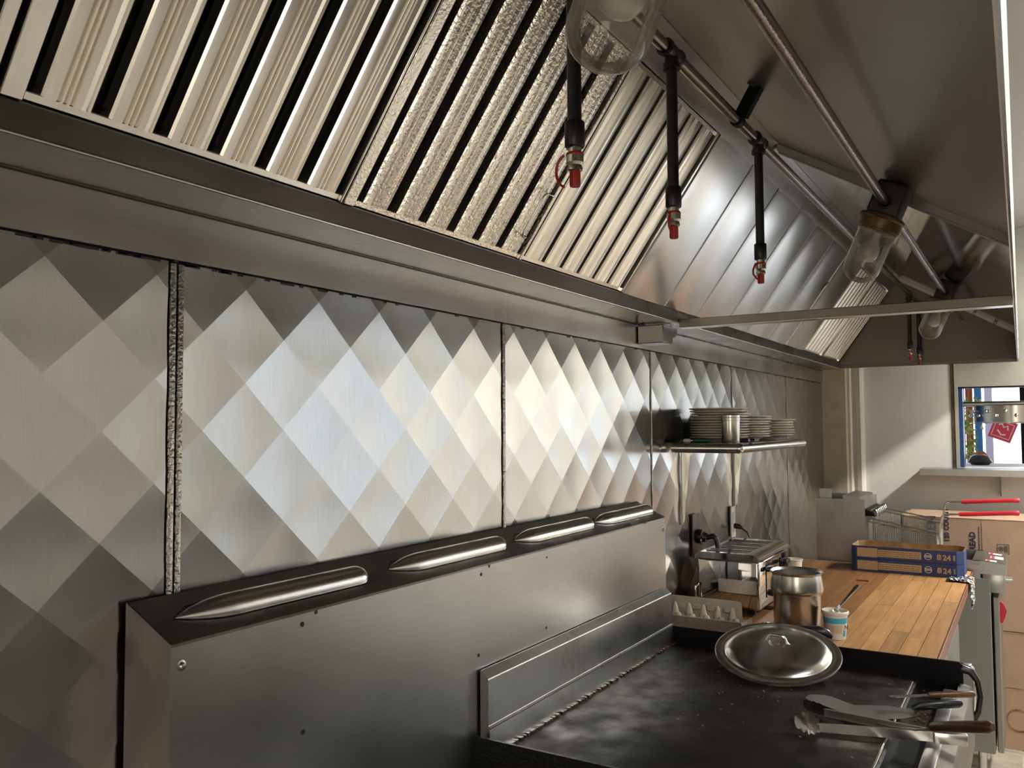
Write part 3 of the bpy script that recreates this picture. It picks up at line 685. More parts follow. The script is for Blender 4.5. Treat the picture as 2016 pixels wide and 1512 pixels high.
b_ = BM(); prism(b_, [(-.121, .86), (-.121, 1.0755), (-.1225, 1.0755), (-.1405, 1.0605), (-.1415, 1.058), (-.1415, .962), (-.1435, .958), (-.148, .902), (-.148, .86)], 0, 1.524, 2.598); obj('rear_splash', b_, 'splash', gr, 20)
b_ = BM(); prism(b_, [(-.1418, .9612), (-.1462, .9575), (-.1455, .9555), (-.1418, .9585)], 0, 1.524, 2.606); obj('splash_crease', b_, 'steel_bright', gr)
b_ = BM()
for k in range(220):    # burnt crust along the foot of the splash
    x = random.uniform(1.53, 2.60); r = random.uniform(.0015, .0045)
    box(b_, x-r, x+r, -.150-r*1.3, -.146, GT-.001, GT+r*1.4)
tag(obj('burnt_crust', b_, 'wood_dark', gr), 'burnt crust along the splash foot', kind='stuff')
# side walls, right one seen from inside
b_ = BM(); prism(b_, [(-.121, GT-.04), (-.121, .952), (-.958, .952), (-.966, .945), (-.968, GT-.04)], 0, GX1-.006, GX1); obj('side_wall', b_, 'black', gr)
b_ = BM(); prism(b_, [(-.125, GT-.04), (-.125, .944), (-.90, .944), (-.966, .925), (-.968, GT-.04)], 0, GX0-.004, GX0+.003); obj('side_wall', b_, 'grease', gr)
b_ = BM(); tube(b_, [(GX1+.004, -.962, .933), (GX1+.004, -.985, .928), (GX1+.004, -1.000, .905), (GX1+.004, -1.006, .865), (GX1+.004, -1.000, .825), (GX1+.004, -.985, .795), (GX1+.004, -.960, .785)], [.012, .011, .008, .0075, .008, .011, .012], 10); obj('pull_handle', b_, 'plastic_black', gr, 60)
for x in (GX0+.05, GX1-.05):
    for y in (-.90, -.18):
        b_ = BM(); tube(b_, [(x, y, FL), (x, y, .50)], .021, 12); obj('leg', b_, 'range_side', gr, 50)

# ================================================================== COUNTER
CX0, CX1, CT = 2.665, 4.56, .90
ct = thing('butcher_block_counter', 'wooden butcher block counter of maple strips beside the griddle', 'counter', (3.6, -.45, FL))
b_ = BM(); box(b_, CX0, CX1, -.880, -.022, CT-.042, CT-.010); obj('core', b_, 'black', ct)
NP = 16; PW = (.884-.020)/NP
for k in range(NP):
    y1 = -.020-PW*k; y0 = y1-PW
    cuts = sorted([random.uniform(CX0+.3, CX1-.3) for _ in range(2 if k % 3 else 1)])
    xs = [CX0]+cuts+[CX1]
    for a, b in zip(xs, xs[1:]):
        if b-a < .12: continue
        bm = BM(); box(bm, a+.0006, b-.0006, y0+.0011, y1-.0011, CT-.02, CT+random.uniform(-.0004, .0004))
        o = obj('plank', bm, 'plank' if y1 < -.52 else 'plank_worn', ct)
        o.location = (0, 0, 0)
b_ = BM(); box(b_, CX0, CX1, -.890, -.884, CT-.045, CT-.001, .002, 1); obj('front_edge', b_, 'wood_edge', ct)
b_ = BM(); box(b_, CX0, CX1-.02, -.020, -.014, CT-.04, CT+.02); obj('rear_strip', b_, 'range_side', ct)
for (x, y) in ((4.50, -.10), (3.75, -.10), (2.70, -.10)):
    b_ = BM(); tube(b_, [(x, y, FL), (x, y, CT-.042)], .02, 12); obj('leg', b_, 'range_side', ct, 50)
# under-counter refrigerator, only its front shows past the counter edge
fr = thing('undercounter_fridge', 'grey enamel under-counter fridge with a chrome loop handle', 'refrigerator', (3.17, -.46, FL))
b_ = BM(); box(b_, 2.70, 3.68, -.850, -.16, FL+.10, .845, .006, 2); obj('cabinet', b_, 'fridge', fr, 30)
for (a, b) in ((2.70, 3.185), (3.195, 3.68)):
    b_ = BM(); box(b_, a, b, -.885, -.852, FL+.12, .835, .008, 2); dd = obj('door', b_, 'fridge_door', fr, 30)
    if a > 3:
        b_ = BM(); pts = [(3.60, -.884, .70), (3.60, -.925, .70), (3.60, -.932, .69), (3.60, -.934, .66), (3.60, -.934, .57), (3.60, -.932, .54), (3.60, -.925, .53), (3.60, -.884, .53)]
        tube(b_, pts, .006, 10); obj('handle', b_, 'chrome', dd, 60)
for x in (2.76, 3.62):
    for y in (-.80, -.22):
        b_ = BM(); tube(b_, [(x, y, FL), (x, y, FL+.10)], .018, 10); obj('foot', b_, 'plastic_black', fr, 50)

# ================================================================== WALL SHELF WITH PLATES
SZ = 1.533
shf = thing('wall_shelf', 'stainless wall shelf with rolled edge on two triangular brackets', 'shelf', (3.45, -.13, SZ))
SX0, SX1, SY = 2.966, 3.93, -.262
b_ = BM(); box(b_, SX0, SX1, SY, -.012, SZ-.004, SZ, .001, 1); obj('deck', b_, 'range', shf)
b_ = BM(); tube(b_, [(SX0, -.014, SZ-.0175), (SX0, SY, SZ-.0175)], .018, 16); tube(b_, [(SX0, SY, SZ-.0175), (SX1, SY, SZ-.0175)], .018, 16); obj('rolled_edge', b_, 'steel_bright', shf, 60)
b_ = BM(); bmesh.ops.create_uvsphere(b_, u_segments=16, v_segments=10, radius=.0187, matrix=Matrix.Translation((SX0, SY, SZ-.0175))); obj('corner_weld', b_, 'chrome', shf, 60)
for x in (3.066, 3.735):
    b_ = BM(); prism(b_, [(-.011, SZ-.006), (-.20, SZ-.006), (-.20, SZ-.012), (-.055, SZ-.024), (-.046, SZ-.04), (-.020, 1.236), (-.011, 1.228)], 0, x-.003, x+.003); obj('bracket', b_, 'pot', shf)
    b_ = BM(); box(b_, x-.008, x+.008, -.0125, -.0095, 1.222, SZ-.006, .001, 1); obj('bracket_plate', b_, 'range', shf)
# plates: one shape, every plate its own object
def plate_mesh(R):
    bm = BM()
    prof = [(0, .006), (R*.5, .006), (R*.56, .0075), (R*.66, .013), (R*.98, .0195), (R, .0205), (R*1.0, .0225), (R*.985, .0238), (R*.66, .018), (R*.58, .012), (R*.5, .0095), (0, .0095)]
    prof = [(0, .003), (R*.52, .003), (R*.54, 0), (R*.57, 0), (R*.59, .005), (R*.70, .0115), (R*.97, .0178), (R, .0185), (R*1.004, .0202), (R*.99, .0220), (R*.70, .0165), (R*.6, .0095), (0, .0075)]
    lathe(bm, prof, (0, 0, 0), (0, 0, 1), 48); return finish(bm, 'plate', 'plate', 45)
pm = plate_mesh(.109)
ordw = ['bottom', 'second', 'third', 'fourth', 'fifth', 'sixth', 'seventh', 'eighth', 'ninth', 'tenth', 'eleventh', 'top']
for (x, y, n, nm, step) in ((3.135, -.138, 12, 'tallest nearest', .0097), (3.435, -.138, 9, 'middle', .0099), (3.81, -.140, 7, 'lowest far', .0112)):
    for k in range(n):
        o = bpy.data.objects.new('plate', pm); COL.objects.link(o)
        o.location = (x+random.uniform(-.005, .005)+(.0), y+random.uniform(-.006, .006)-.0008*k*(1 if n == 7 else .3), SZ+.0006+step*k)
        o.rotation_euler = (random.uniform(-.008, .008) if k else 0, 0, random.uniform(0, 6))
        pos = ('top' if k == n-1 else ordw[k]+('' if k == 0 else ' from the bottom'))
        tag(o, 'cream china plate, %s of the %s stack on the wall shelf' % (pos, nm), 'plate', 'china plates on the wall shelf')
# shaker can
cx, cy = 3.03, -.212
can = thing('shaker_can', 'small steel lidded shaker can in front of the plates on the shelf', 'can', (cx, cy, SZ))
b_ = BM(); lathe(b_, [(0, 0), (.0315, 0), (.0325, .002), (.0325, .085), (.0, .085)], (cx, cy, SZ+.001), (0, 0, 1), 32); obj('body', b_, 'pot', can, 40)
b_ = BM(); lathe(b_, [(.0327, .080), (.0338, .081), (.0338, .090), (.0330, .091), (.0338, .092), (.0338, .100), (.031, .104), (0, .105)], (cx, cy, SZ+.001), (0, 0, 1), 32); obj('lid', b_, 'pot', can, 30)
# screwdriver with pale and green handle, marker pen
sd = thing('screwdriver', 'small tool with pale and green handle lying on the near end of the shelf', 'screwdriver', (3.0, -.09, SZ))
b_ = BM(); tube(b_, [(2.99, -.045, SZ+.008), (2.99, -.05, SZ+.0085), (2.995, -.068, SZ+.0085), (2.996, -.074, SZ+.0085)], [.003, .007, .0078, .004], 12); obj('pale_end', b_, 'cup_white', sd, 60)
b_ = BM(); tube(b_, [(2.996, -.074, SZ+.0085), (2.997, -.082, SZ+.0085)], .0055, 12); obj('ferrule', b_, 'chrome', sd, 60)
b_ = BM(); tube(b_, [(2.997, -.082, SZ+.0085), (2.999, -.09, SZ+.0095), (3.004, -.125, SZ+.0095), (3.006, -.14, SZ+.008)], [.005, .0085, .008, .005], 12); obj('green_grip', b_, 'green', sd, 60)
mk = thing('marker_pen', 'navy and red marker pen in front of the plates', 'pen', (3.05, -.235, SZ))
p0, p1 = Vector((3.06, -.242, SZ+.0105)), Vector((3.13, -.252, SZ+.0105)); p0 = Vector((3.085, -.214, SZ+.0085)); p1 = Vector((3.13, -.243, SZ+.0085))
p0, p1 = Vector((3.075, -.2185, SZ+.0085)), Vector((3.10, -.2535, SZ+.0085)); dv = (p1-p0)
for nm, a, b, r, mt in (('red_end', -.25, 0, .0055, 'red_plastic'), ('barrel', 0, 1.0, .0065, 'navy'), ('white_ring', 1.0, 1.16, .007, 'cup_white'), ('cap', 1.16, 1.55, .0066, 'plastic_black')):
    b_ = BM(); tube(b_, [p0+dv*a, p0+dv*b], r, 12); obj(nm, b_, mt, mk, 60)

# ================================================================== OUTLETS
ou = thing('wall_outlet', 'brown outlet plate with a fat black plug behind the toaster', 'outlet', (3.20, -.009, 1.17))
b_ = BM(); box(b_, 3.165, 3.240, -.016, -.0095, 1.085, 1.252, .002, 2); obj('cover_plate', b_, 'brown_plate', ou, 40)
b_ = BM(); tube(b_, [(3.205, -.016, 1.165), (3.205, -.020, 1.165), (3.205, -.040, 1.163), (3.205, -.044, 1.163), (3.205, -.058, 1.161)], [.026, .028, .028, .020, .017], 18); pg = obj('plug', b_, 'plastic_black', ou, 50)
b_ = BM(); tube(b_, [(3.205, -.055, 1.161), (3.205, -.082, 1.168), (3.206, -.095, 1.155), (3.21, -.098, 1.12), (3.215, -.092, 1.08), (3.225, -.09, 1.03), (3.24, -.06, .98)], [.011, .012, .011, .008, .006, .005, .005], 10); obj('cord', b_, 'plastic_black', pg, 60)
ou = thing('wall_outlet', 'narrow white outlet on the panel seam with a thin black cord', 'outlet', (3.69, -.009, 1.17))
b_ = BM(); box(b_, 3.655, 3.715, -.017, -.0095, 1.105, 1.24, .002, 2); obj('cover_plate', b_, 'label_white', ou, 40)
b_ = BM(); box(b_, 3.668, 3.702, -.019, -.0172, 1.13, 1.215, .003, 2); obj('receptacle', b_, 'cup_white', ou, 40)
b_ = BM(); tube(b_, [(3.69, -.018, 1.155), (3.69, -.04, 1.152), (3.69, -.052, 1.146)], [.012, .011, .006], 10); pg = obj('plug', b_, 'plastic_black', ou, 50)
b_ = BM(); tube(b_, [(3.69, -.05, 1.146), (3.685, -.075, 1.13), (3.68, -.092, 1.10), (3.67, -.098, 1.06), (3.66, -.09, 1.0), (3.65, -.07, .95)], .0038, 8); obj('cord', b_, 'plastic_black', pg, 60)

# ================================================================== TOASTER
TX0, TX1, TY0, TY1, TZ0, TZ1 = 3.105, 3.545, -.288, -.045, .918, 1.122
to = thing('toaster', 'chrome four-slot toaster with black levers at the back of the counter', 'toaster', ((TX0+TX1)/2, (TY0+TY1)/2, CT))
b_ = BM(); box(b_, TX0+.003, TX1-.003, TY0+.003, TY1-.003, TZ0, TZ1-.022, .012, 3); obj('body', b_, 'chrome', to, 40)
b_ = BM()
tz = TZ1-.024
prism(b_, [(TY0-.004, tz), (TY0-.004, tz+.006), (TY0+.022, TZ1-.002), (TY0+.03, TZ1), (TY1-.02, TZ1), (TY1-.008, TZ1-.003), (TY1+.002, TZ1-.014), (TY1+.002, tz)], 0, TX0-.004, TX1+.003); top = obj('top_deck', b_, 'chrome', to, 25)
for k in range(4):
    x = TX0+.055+.095*k
    for dx in (0, .042):
        b_ = BM(); box(b_, x+dx-.0075, x+dx+.0075, TY0+.055, TY1-.03, TZ1-.001, TZ1+.0006); sl = obj('slot', b_, 'black', top)
        b_ = BM(); tube(b_, [(x+dx-.009, TY0+.055, TZ1+.0012), (x+dx-.009, TY1-.03, TZ1+.0012)], .0018, 6); obj('slot_lip', b_, 'steel_bright', sl, 60)
for x in (TX0+.09, TX0+.30):
    b_ = BM(); box(b_, x-.028, x+.028, TY0-.030, TY0-.002, 1.055, 1.072, .004, 2); obj('lever', b_, 'plastic_black', to, 40)
    b_ = BM(); box(b_, x-.002, x+.002, TY0+.0005, TY0+.004, .955, 1.075); obj('lever_slot', b_, 'black', to)
    b_ = BM(); lathe(b_, [(0, .018), (.011, .017), (.013, .012), (.013, 0)], (x+.055, TY0+.003, .965), (0, -1, 0), 16); obj('knob', b_, 'plastic_black', to, 40)
for x in (TX0+.04, TX1-.04):
    for y in (TY0+.04, TY1-.04):
        b_ = BM(); tube(b_, [(x, y, CT), (x, y, TZ0+.004)], .013, 10); obj('foot', b_, 'plastic_black', to, 50)
b_ = BM(); tube(b_, [(TX0-.004, TY1-.012, 1.0), (TX0-.016, TY1-.004, .99), (TX0-.016, TY1-.004, .955), (TX0-.004, TY1-.012, .945)], .005, 8); obj('side_grip', b_, 'chrome', to, 50)

# ================================================================== EGG CARTON
eg = thing('egg_carton', 'open grey pulp egg carton behind the griddle wall', 'egg carton', (2.81, -.18, CT))
EX0, EX1, EY0, EY1 = 2.745, 2.865, -.325, -.025
b_ = BM()
sheet(b_, [(EX0-.012, .958), (EX0-.006, .956), (EX0+.004, .935), (EX0+.014, .906), (EX0+.03, .9015), (EX1-.03, .9015), (EX1-.014, .906), (EX1-.004, .94)], 1, EY0, EY1, .003)
for y in (EY0, EY1-.003): prism(b_, [(EX0-.008, .956), (EX0+.014, .905), (EX1-.014, .905), (EX1-.002, .95)], 1, y, y+.003)
tr = obj('tray', b_, 'pulp', eg, 40)
for k in range(5):   # tall posts between the cups
    y = EY0+.05+.05*k
    b_ = BM(); lathe(b_, [(.023, 0), (.017, .035), (.010, .068), (.006, .082), (.003, .086), (0, .087)], ((EX0+EX1)/2, y, .903), (0, 0, 1), 10); obj('post', b_, 'pulp', eg, 50)
    b_ = BM(); lathe(b_, [(.014, 0), (.013, .048), (.009, .058), (0, .061)], (EX0+.022, y-.024, .903), (0, 0, 1), 10); obj('scallop', b_, 'pulp', eg, 50)
b_ = BM()            # lid standing up behind
pts = [(EY1-.006, .905)]+arc(EY1-.018, .985, .012, 0, 90, 4)+arc(EY0+.05, .985, .012, 90, 180, 4)+[(EY0+.036, .905)]
prism(b_, pts, 0, EX1+.006, EX1+.010)
for k in range(4): box(b_, EX1+.001, EX1+.007, EY0+.06+.06*k, EY0+.10+.06*k, .955, .975, .003, 1)
obj('lid_wall', b_, 'pulp', eg, 40)
b_ = BM(); box(b_, EX0-.012, EX1+.02, EY0-.05, EY0-.001, .9005, .9035, .001, 1); obj('hinge_flap', b_, 'pulp', eg)

# ================================================================== POT, TUB, LID, CUP, FOIL
px_, py_ = 2.955, -.452
pot = thing('bain_marie_pot', 'tall steel bain marie pot with flared collar next to the tub', 'pot', (px_, py_, CT))
R = .076
prof = [(0, 0), (R*.95, 0), (R, .006), (R*1.015, .128), (R*1.03, .132), (R*1.12, .138), (R*1.14, .146), (R*1.07, .188), (R*1.06, .194), (R*1.13, .199), (R*1.14, .202), (R*1.10, .204), (R*1.02, .196), (R*1.03, .186), (R*1.08, .146), (R*.98, .13), (R*.96, .01), (0, .01)]
b_ = BM(); lathe(b_, prof, (px_, py_, CT+.001), (0, 0, 1), 56); obj('vessel', b_, 'pot', pot, 35)
tx_, ty_ = 2.93, -.578
tub = thing('butter_tub', 'white tub with blue print holding butter and a spoon', 'tub', (tx_, ty_, CT))
b_ = BM(); lathe(b_, [(0, 0), (.031, 0), (.039, .078), (.0425, .080), (.0430, .087), (.0405, .090), (.038, .089), (.037, .08), (.030, .003), (0, .003)], (tx_, ty_, CT+.001), (0, 0, 1), 32); obj('cup', b_, 'cup_white', tub, 40)
def band(z0, z1, a0, a1, mt, nm, n=16):
    bm = BM(); rr = lambda z: .031+.008*z/.078+.0006
    for (zz0, zz1) in ((z0, z1),):
        lo = [bm.verts.new((tx_+rr(zz0)*math.cos(math.radians(a0+(a1-a0)*i/n)), ty_+rr(zz0)*math.sin(math.radians(a0+(a1-a0)*i/n)), CT+.001+zz0)) for i in range(n+1)]
        hi = [bm.verts.new((tx_+rr(zz1)*math.cos(math.radians(a0+(a1-a0)*i/n)), ty_+rr(zz1)*math.sin(math.radians(a0+(a1-a0)*i/n)), CT+.001+zz1)) for i in range(n+1)]
        for i in range(n): bm.faces.new((lo[i], lo[i+1], hi[i+1], hi[i]))
    return obj(nm, bm, mt, tub, 60)
band(.052, .070, 120, 340, 'sky_blue', 'blue_band')
for k in range(9): band(.020, .048, 165+7*k, 168+7*k, 'tan_print', 'printed_line', 1)
band(.010, .030, 236, 256, 'sky_blue', 'blue_flower', 4)
nm4 = frame_mat((tx_+.0385*math.cos(math.radians(238)), ty_+.0385*math.sin(math.radians(238)), CT+.034), (math.sin(math.radians(64)), -math.cos(math.radians(64)), 0), (0, 0, 1), (math.cos(math.radians(244)), math.sin(math.radians(244)), .0))
obj('lettering', text_bm('N', .022, nm4), 'ink', tub)
b_ = BM(); lathe(b_, [(0, .078), (.015, .083), (.028, .074), (.0375, .07)], (tx_, ty_, CT), (0, 0, 1), 20)
for v in b_.verts: v.co.z += random.uniform(-.004, .006)
obj('butter', b_, 'cream_food', tub, 60)
spn = thing('spoon', 'steel spoon leaning out of the butter tub', 'spoon', (tx_, ty_, CT+.09))
a_, e_ = Vector((tx_-.012, ty_+.014, CT+.068)), Vector((3.045, -.632, 1.058))
b_ = BM(); dv = (e_-a_).normalized(); sdv = dv.cross(Vector((0, 0, 1))).normalized(); nv = sdv.cross(dv)
prev = None
for i in range(13):
    u_ = i/12; wd = .0115*math.exp(-((u_-.12)/.11)**2)+.005+.004*max(0, (u_-.6)/.4)**1.2
    if i == 12: wd *= .55
    c_ = a_+(e_-a_)*u_
    q = [b_.verts.new(c_+sdv*wd+nv*.001), b_.verts.new(c_-sdv*wd+nv*.001), b_.verts.new(c_-sdv*wd*.9-nv*.001), b_.verts.new(c_+sdv*wd*.9-nv*.001)]
    if prev:
        for k in range(4): b_.faces.new((prev[k], prev[(k+1) % 4], q[(k+1) % 4], q[k]))
    else: b_.faces.new(q)
    prev = q
b_.faces.new(prev[::-1]); obj('spoon_body', b_, 'chrome', spn, 60)
# domed lid leaning on the griddle wall
ldir = Vector((.968, .251, 0)); tl = math.radians(14.5)
lc = Vector((2.452, -.512, .9505))
ex = Vector((-.251, .968, 0)); ey = (ldir*math.cos(tl)+Vector((0, 0, 1))*math.sin(tl)); ez = ex.cross(ey); ez = ez if ez.z > 0 else -ez
ld = thing('pot_lid', 'large domed steel pot lid with strap handle leaning on the griddle edge', 'lid', lc)
R = .172
prof = [(0, .038), (R*.25, .0365), (R*.5, .031), (R*.70, .0225), (R*.80, .0155), (R*.825, .010), (R*.85, .006), (R*.88, .0065), (R*.97, .0085), (R, .006), (R*1.005, .002), (R*.99, 0), (R*.96, .003), (R*.88, .003), (R*.84, .003), (R*.81, .008), (R*.78, .0135), (R*.5, .028), (0, .0355)]
b_ = BM(); lathe(b_, prof, lc, ez, 72); obj('dome', b_, 'lid', ld, 50)
hx = (ex*.85+ey*.2).normalized(); hp = lc+ez*.036
b_ = BM(); tube(b_, [hp-hx*.036+ez*-.001, hp-hx*.026+ez*.001, hp-hx*.021+ez*.014, hp-hx*.014+ez*.021, hp+hx*.014+ez*.021, hp+hx*.021+ez*.014, hp+hx*.026+ez*.001, hp+hx*.036+ez*-.001], [.004, .005, .0048, .0045, .0045, .0048, .005, .004], 8); obj('handle', b_, 'chrome', ld, 60)
b_ = BM(); lathe(b_, [(0, .004), (.004, .003), (.005, 0)], hp-ey*.012, ez, 10); obj('rivet', b_, 'chrome', ld, 50)
kn = thing('scraper', 'tool with black plastic handle poking out behind the domed lid', 'scraper', (2.70, -.60, CT))
b_ = BM(); tube(b_, [(2.675, -.500, .972), (2.690, -.575, .972), (2.695, -.598, .965), (2.70, -.612, .956)], [.012, .016, .016, .008], 10); obj('handle', b_, 'plastic_black', kn, 60)
b_ = BM(); box(b_, 2.655, 2.685, -.50, -.37, .953, .957); obj('blade', b_, 'utensil', kn)
b_ = BM(); tube(b_, [(2.69, -.56, CT), (2.69, -.56, .965)], .012, 8); obj('rest', b_, 'plastic_black', kn)
cp = BM(); lathe(cp, [(0, 0), (.030, 0), (.037, .088), (.040, .09), (.040, .094), (.036, .094), (.029, .004), (0, .004)], (3.92, -.215, CT+.001), (0, 0, 1), 24)
tag(obj('paper_cup', cp, 'cup_white', None, 40), 'small white cup standing behind the toaster', 'cup')
def crumple(name, c, sx, sy, sz, seed, label, drape=False):
    rnd = random.Random(seed); bm = BM()
    bmesh.ops.create_icosphere(bm, subdivisions=4, radius=1)
    for v in bm.verts:
        k = 1+rnd.uniform(-.22, .18)
        v.co = Vector((c[0]+v.co.x*sx*k, c[1]+v.co.y*sy*k, c[2]+v.co.z*sz*k))
    return tag(obj(name, bm, 'foil'), label, 'foil')
crumple('foil_scrap', (2.80, -.385, CT+.028), .035, .022, .026, 3, 'crumpled foil scrap between egg carton and pot')
rnd = random.Random(5); b_ = BM(); nu, nv_ = 26, 30; g = []
for i in range(nu+1):
    row = []
    for j in range(nv_+1):
        x = 4.20+.17*i/nu+.01*rnd.uniform(-1, 1); s_ = -.05+.20*j/nv_
        j1 = rnd.uniform(-.006, .006)
        if s_ < .035: y, z = -.855-s_, CT+.004+abs(j1)
        else: y, z = -.897-abs(j1)*1.5, CT-(s_-.035)*.95
        row.append(b_.verts.new((x+rnd.uniform(-.004, .004), y+rnd.uniform(-.002, .0), z+rnd.uniform(0, .003))))
    g.append(row)
for i in range(nu):
    for j in range(nv_): b_.faces.new((g[i][j], g[i+1][j], g[i+1][j+1], g[i][j+1]))
tag(obj('foil_sheet', b_, 'foil'), 'crinkled foil hanging over the counter edge under the blue trays', 'foil')

# ================================================================== BLUE CARDBOARD TRAYS
def tray(z0, label):
    X0, X1, Y0, Y1, h, c = 4.318, 4.535, -.868, -.390, .0585, .028
    t = thing('cardboard_tray', label, 'tray', (4.42, -.63, z0), group='blue cardboard trays on the counter')
    P = [(X0, Y0+c), (X0, Y1-c*.8), (X0+c*.6, Y1), (X1-c*.6, Y1), (X1, Y1-c), (X1, Y0+c), (X1-c, Y0), (X0+c, Y0)]
    n = len(P); ctr = Vector(((X0+X1)/2, (Y0+Y1)/2))
    Q = [tuple(Vector(p)+(ctr-Vector(p)).normalized()*.0035) for p in P]
    out, inn = BM(), BM()
    for i in range(n):
        a, b = P[i], P[(i+1) % n]; a2, b2 = Q[i], Q[(i+1) % n]
        zt = z0+h
        v = [out.verts.new((*a, z0)), out.verts.new((*b, z0)), out.verts.new((*b, zt)), out.verts.new((*a, zt))]; out.faces.new(v)
        v = [inn.verts.new((*a2, z0+.003)), inn.verts.new((*b2, z0+.003)), inn.verts.new((*b2, zt)), inn.verts.new((*a2, zt))]; inn.faces.new(v)
        v = [inn.verts.new((*a, zt)), inn.verts.new((*b, zt)), inn.verts.new((*b2, zt)), inn.verts.new((*a2, zt))]; inn.faces.new(v)
    inn.faces.new([inn.verts.new((*q, z0+.003)) for q in Q]); out.faces.new([out.verts.new((*p, z0)) for p in P])
    obj('outer_shell', out, 'blue_print', t); obj('inner_liner', inn, 'cardboard_in', t)
    xx = X0-.0006
    def pr2(nm, ya, yb, za, zb, mt='tan_print'):
        bm = BM(); box(bm, xx-.0003, xx+.0003, yb, ya, z0+za, z0+zb); return obj(nm, bm, mt, t)
    pr2('tan_patch', Y1-.028, Y1-.118, .008, .050)
    tp = pr2('text_panel', Y1-.120, Y1-.305, .012, .045)
    for k in range(3):
        bm = BM(); y = Y1-.125
        while y > Y1-.298:
            l_ = random.uniform(.006, .02); box(bm, xx-.0007, xx-.0003, max(y-l_, Y1-.30), y, z0+.018+.009*k, z0+.020+.009*k); y -= l_+.003
        obj('small_print', bm, 'ink', tp)
    def ring(y, z, r, nm):
        bm = BM(); lathe(bm, [(r, 0), (r, .0004), (r-.0022, .0004), (r-.0022, 0)], (xx+.0002, y, z0+z), (-1, 0, 0), 24, True)
        box(bm, xx-.0003, xx+.0002, y-r*.8, y+r*.8, z0+z-.004, z0+z-.001); box(bm, xx-.0003, xx+.0002, y-r*.8, y+r*.8, z0+z+.002, z0+z+.005); obj(nm, bm, 'label_white', t)
    ring(Y1-.333, .0285, .0155, 'round_emblem')
    bm = BM(); box(bm, xx-.0003, xx+.0003, Y1-.388, Y1-.370, z0+.017, z0+.041, .004, 2); em = obj('square_emblem', bm, 'tan_print', t)
    bm = BM()
    for k in range(3): box(bm, xx-.0006, xx-.0003, Y1-.385, Y1-.373, z0+.021+.006*k, z0+.023+.006*k)
    obj('emblem_lines', bm, 'blue_print', em)
    m4 = frame_mat((xx-.0003, Y1-.393, z0+.016), (0, -1, 0), (0, 0, 1), (-1, 0, 0))
    obj('lettering', text_bm('24', .034, m4, bold=.0012), 'tan_print', t)
    bm = BM()
    for k in range(4): box(bm, xx-.0003, xx+.0003, Y1-.444, Y1-.436, z0+.017+.0062*k, z0+.0215+.0062*k)
    obj('small_mark', bm, 'tan_print', t)
    return t
tray(CT+.001, 'blue printed cardboard tray, the lower of two stacked on the counter')
tray(CT+.061, 'blue printed cardboard tray, the upper and open of two stacked')

# ================================================================== FRYER
FX0, FX1 = 4.60, 5.00
fy_ = thing('deep_fryer', 'stainless deep fryer with flue box and grey side panel beyond the counter', 'fryer', (4.8, -.6, FL))
b_ = BM(); box(b_, FX0, FX1, -.958, -.17, .05, .865, .004, 1); obj('cabinet', b_, 'fridge', fy_)
b_ = BM(); box(b_, FX0+.004, FX1-.004, -.992, -.966, .06, .78, .004, 1); dd = obj('door', b_, 'range_side', fy_)
b_ = BM(); prism(b_, [(-.9925, .752), (-1.006, .745), (-1.020, .715), (-1.018, .700), (-1.004, .655), (-.9925, .650)], 0, 4.655, 4.670); obj('red_tag', b_, 'red_plastic', dd)
b_ = BM(); box(b_, FX0+.002, FX1-.002, -1.018, -.925, .80, .895, .004, 2); hd = obj('control_head', b_, 'fryer', fy_, 30)
b_ = BM(); prism(b_, [(-.918, .944), (-.928, .945), (-1.022, .935), (-1.024, .93), (-1.024, .885), (-.918, .885)], 0, FX0, FX1); obj('head_top', b_, 'fryer', hd, 30)
for k, (a, b, c, d) in enumerate(((4.63, 4.68, -.985, -.94), (4.74, 4.83, -1.01, -.955), (4.88, 4.93, -1.0, -.945))):
    bm = BM(); pz = lambda y: .945+(y+.928)*.1064+.0006
    v = [bm.verts.new((x, y, pz(y)+.0004)) for x, y in ((a, c), (b, c), (b, d), (a, d))]; bm.faces.new(v); lb = obj('warning_label', bm, 'label_white', hd)
    bm = BM(); v = [bm.verts.new((x, y, pz(y)+.0010)) for x, y in ((a+.004, d-.018), (b-.004, d-.018), (b-.004, d-.004), (a+.004, d-.004))]; bm.faces.new(v); obj('red_print', bm, 'red_sign', lb)
b_ = BM(); lathe(b_, [(0, .03), (.014, .028), (.016, 0)], (4.72, -1.018, .85), (0, -1, 0), 12); obj('knob', b_, 'nozzle', hd, 40)
b_ = BM(); prism(b_, [(-.42, .925), (-.918, .925), (-.918, .945), (-.42, .945)], 0, FX0, FX0+.022); prism(b_, [(-.42, .925), (-.918, .925), (-.918, .945), (-.42, .945)], 0, FX1-.022, FX1)
box(b_, FX0, FX1, -.918, -.885, .925, .945); box(b_, FX0, FX1, -.45, -.42, .925, .945)
box(b_, FX0, FX0+.004, -.918, -.42, .86, .93); box(b_, FX1-.004, FX1, -.918, -.42, .86, .93); obj('tank_rim', b_, 'fryer', fy_)
b_ = BM(); box(b_, FX0+.02, FX1-.02, -.89, -.44, .866, .87); obj('oil', b_, 'grease', fy_)
b_ = BM()    # flue box, open at the top
for (a, b, c, d) in ((FX0, FX0+.003, -.412, -.175), (FX1-.003, FX1, -.412, -.175), (FX0, FX1, -.178, -.175)): box(b_, a, b, c, d, .86, 1.214)
box(b_, FX0, FX1, -.310, -.307, .86, 1.214)
prism(b_, [(-.307, .86), (-.412, .86), (-.412, 1.14), (-.39, 1.225), (-.307, 1.232)], 0, FX0+.003, FX1-.003)
fl = obj('flue_box', b_, 'fryer', fy_)
b_ = BM(); box(b_, FX0+.004, FX1-.004, -.306, -.180, 1.10, 1.105); obj('flue_floor', b_, 'black', fl)
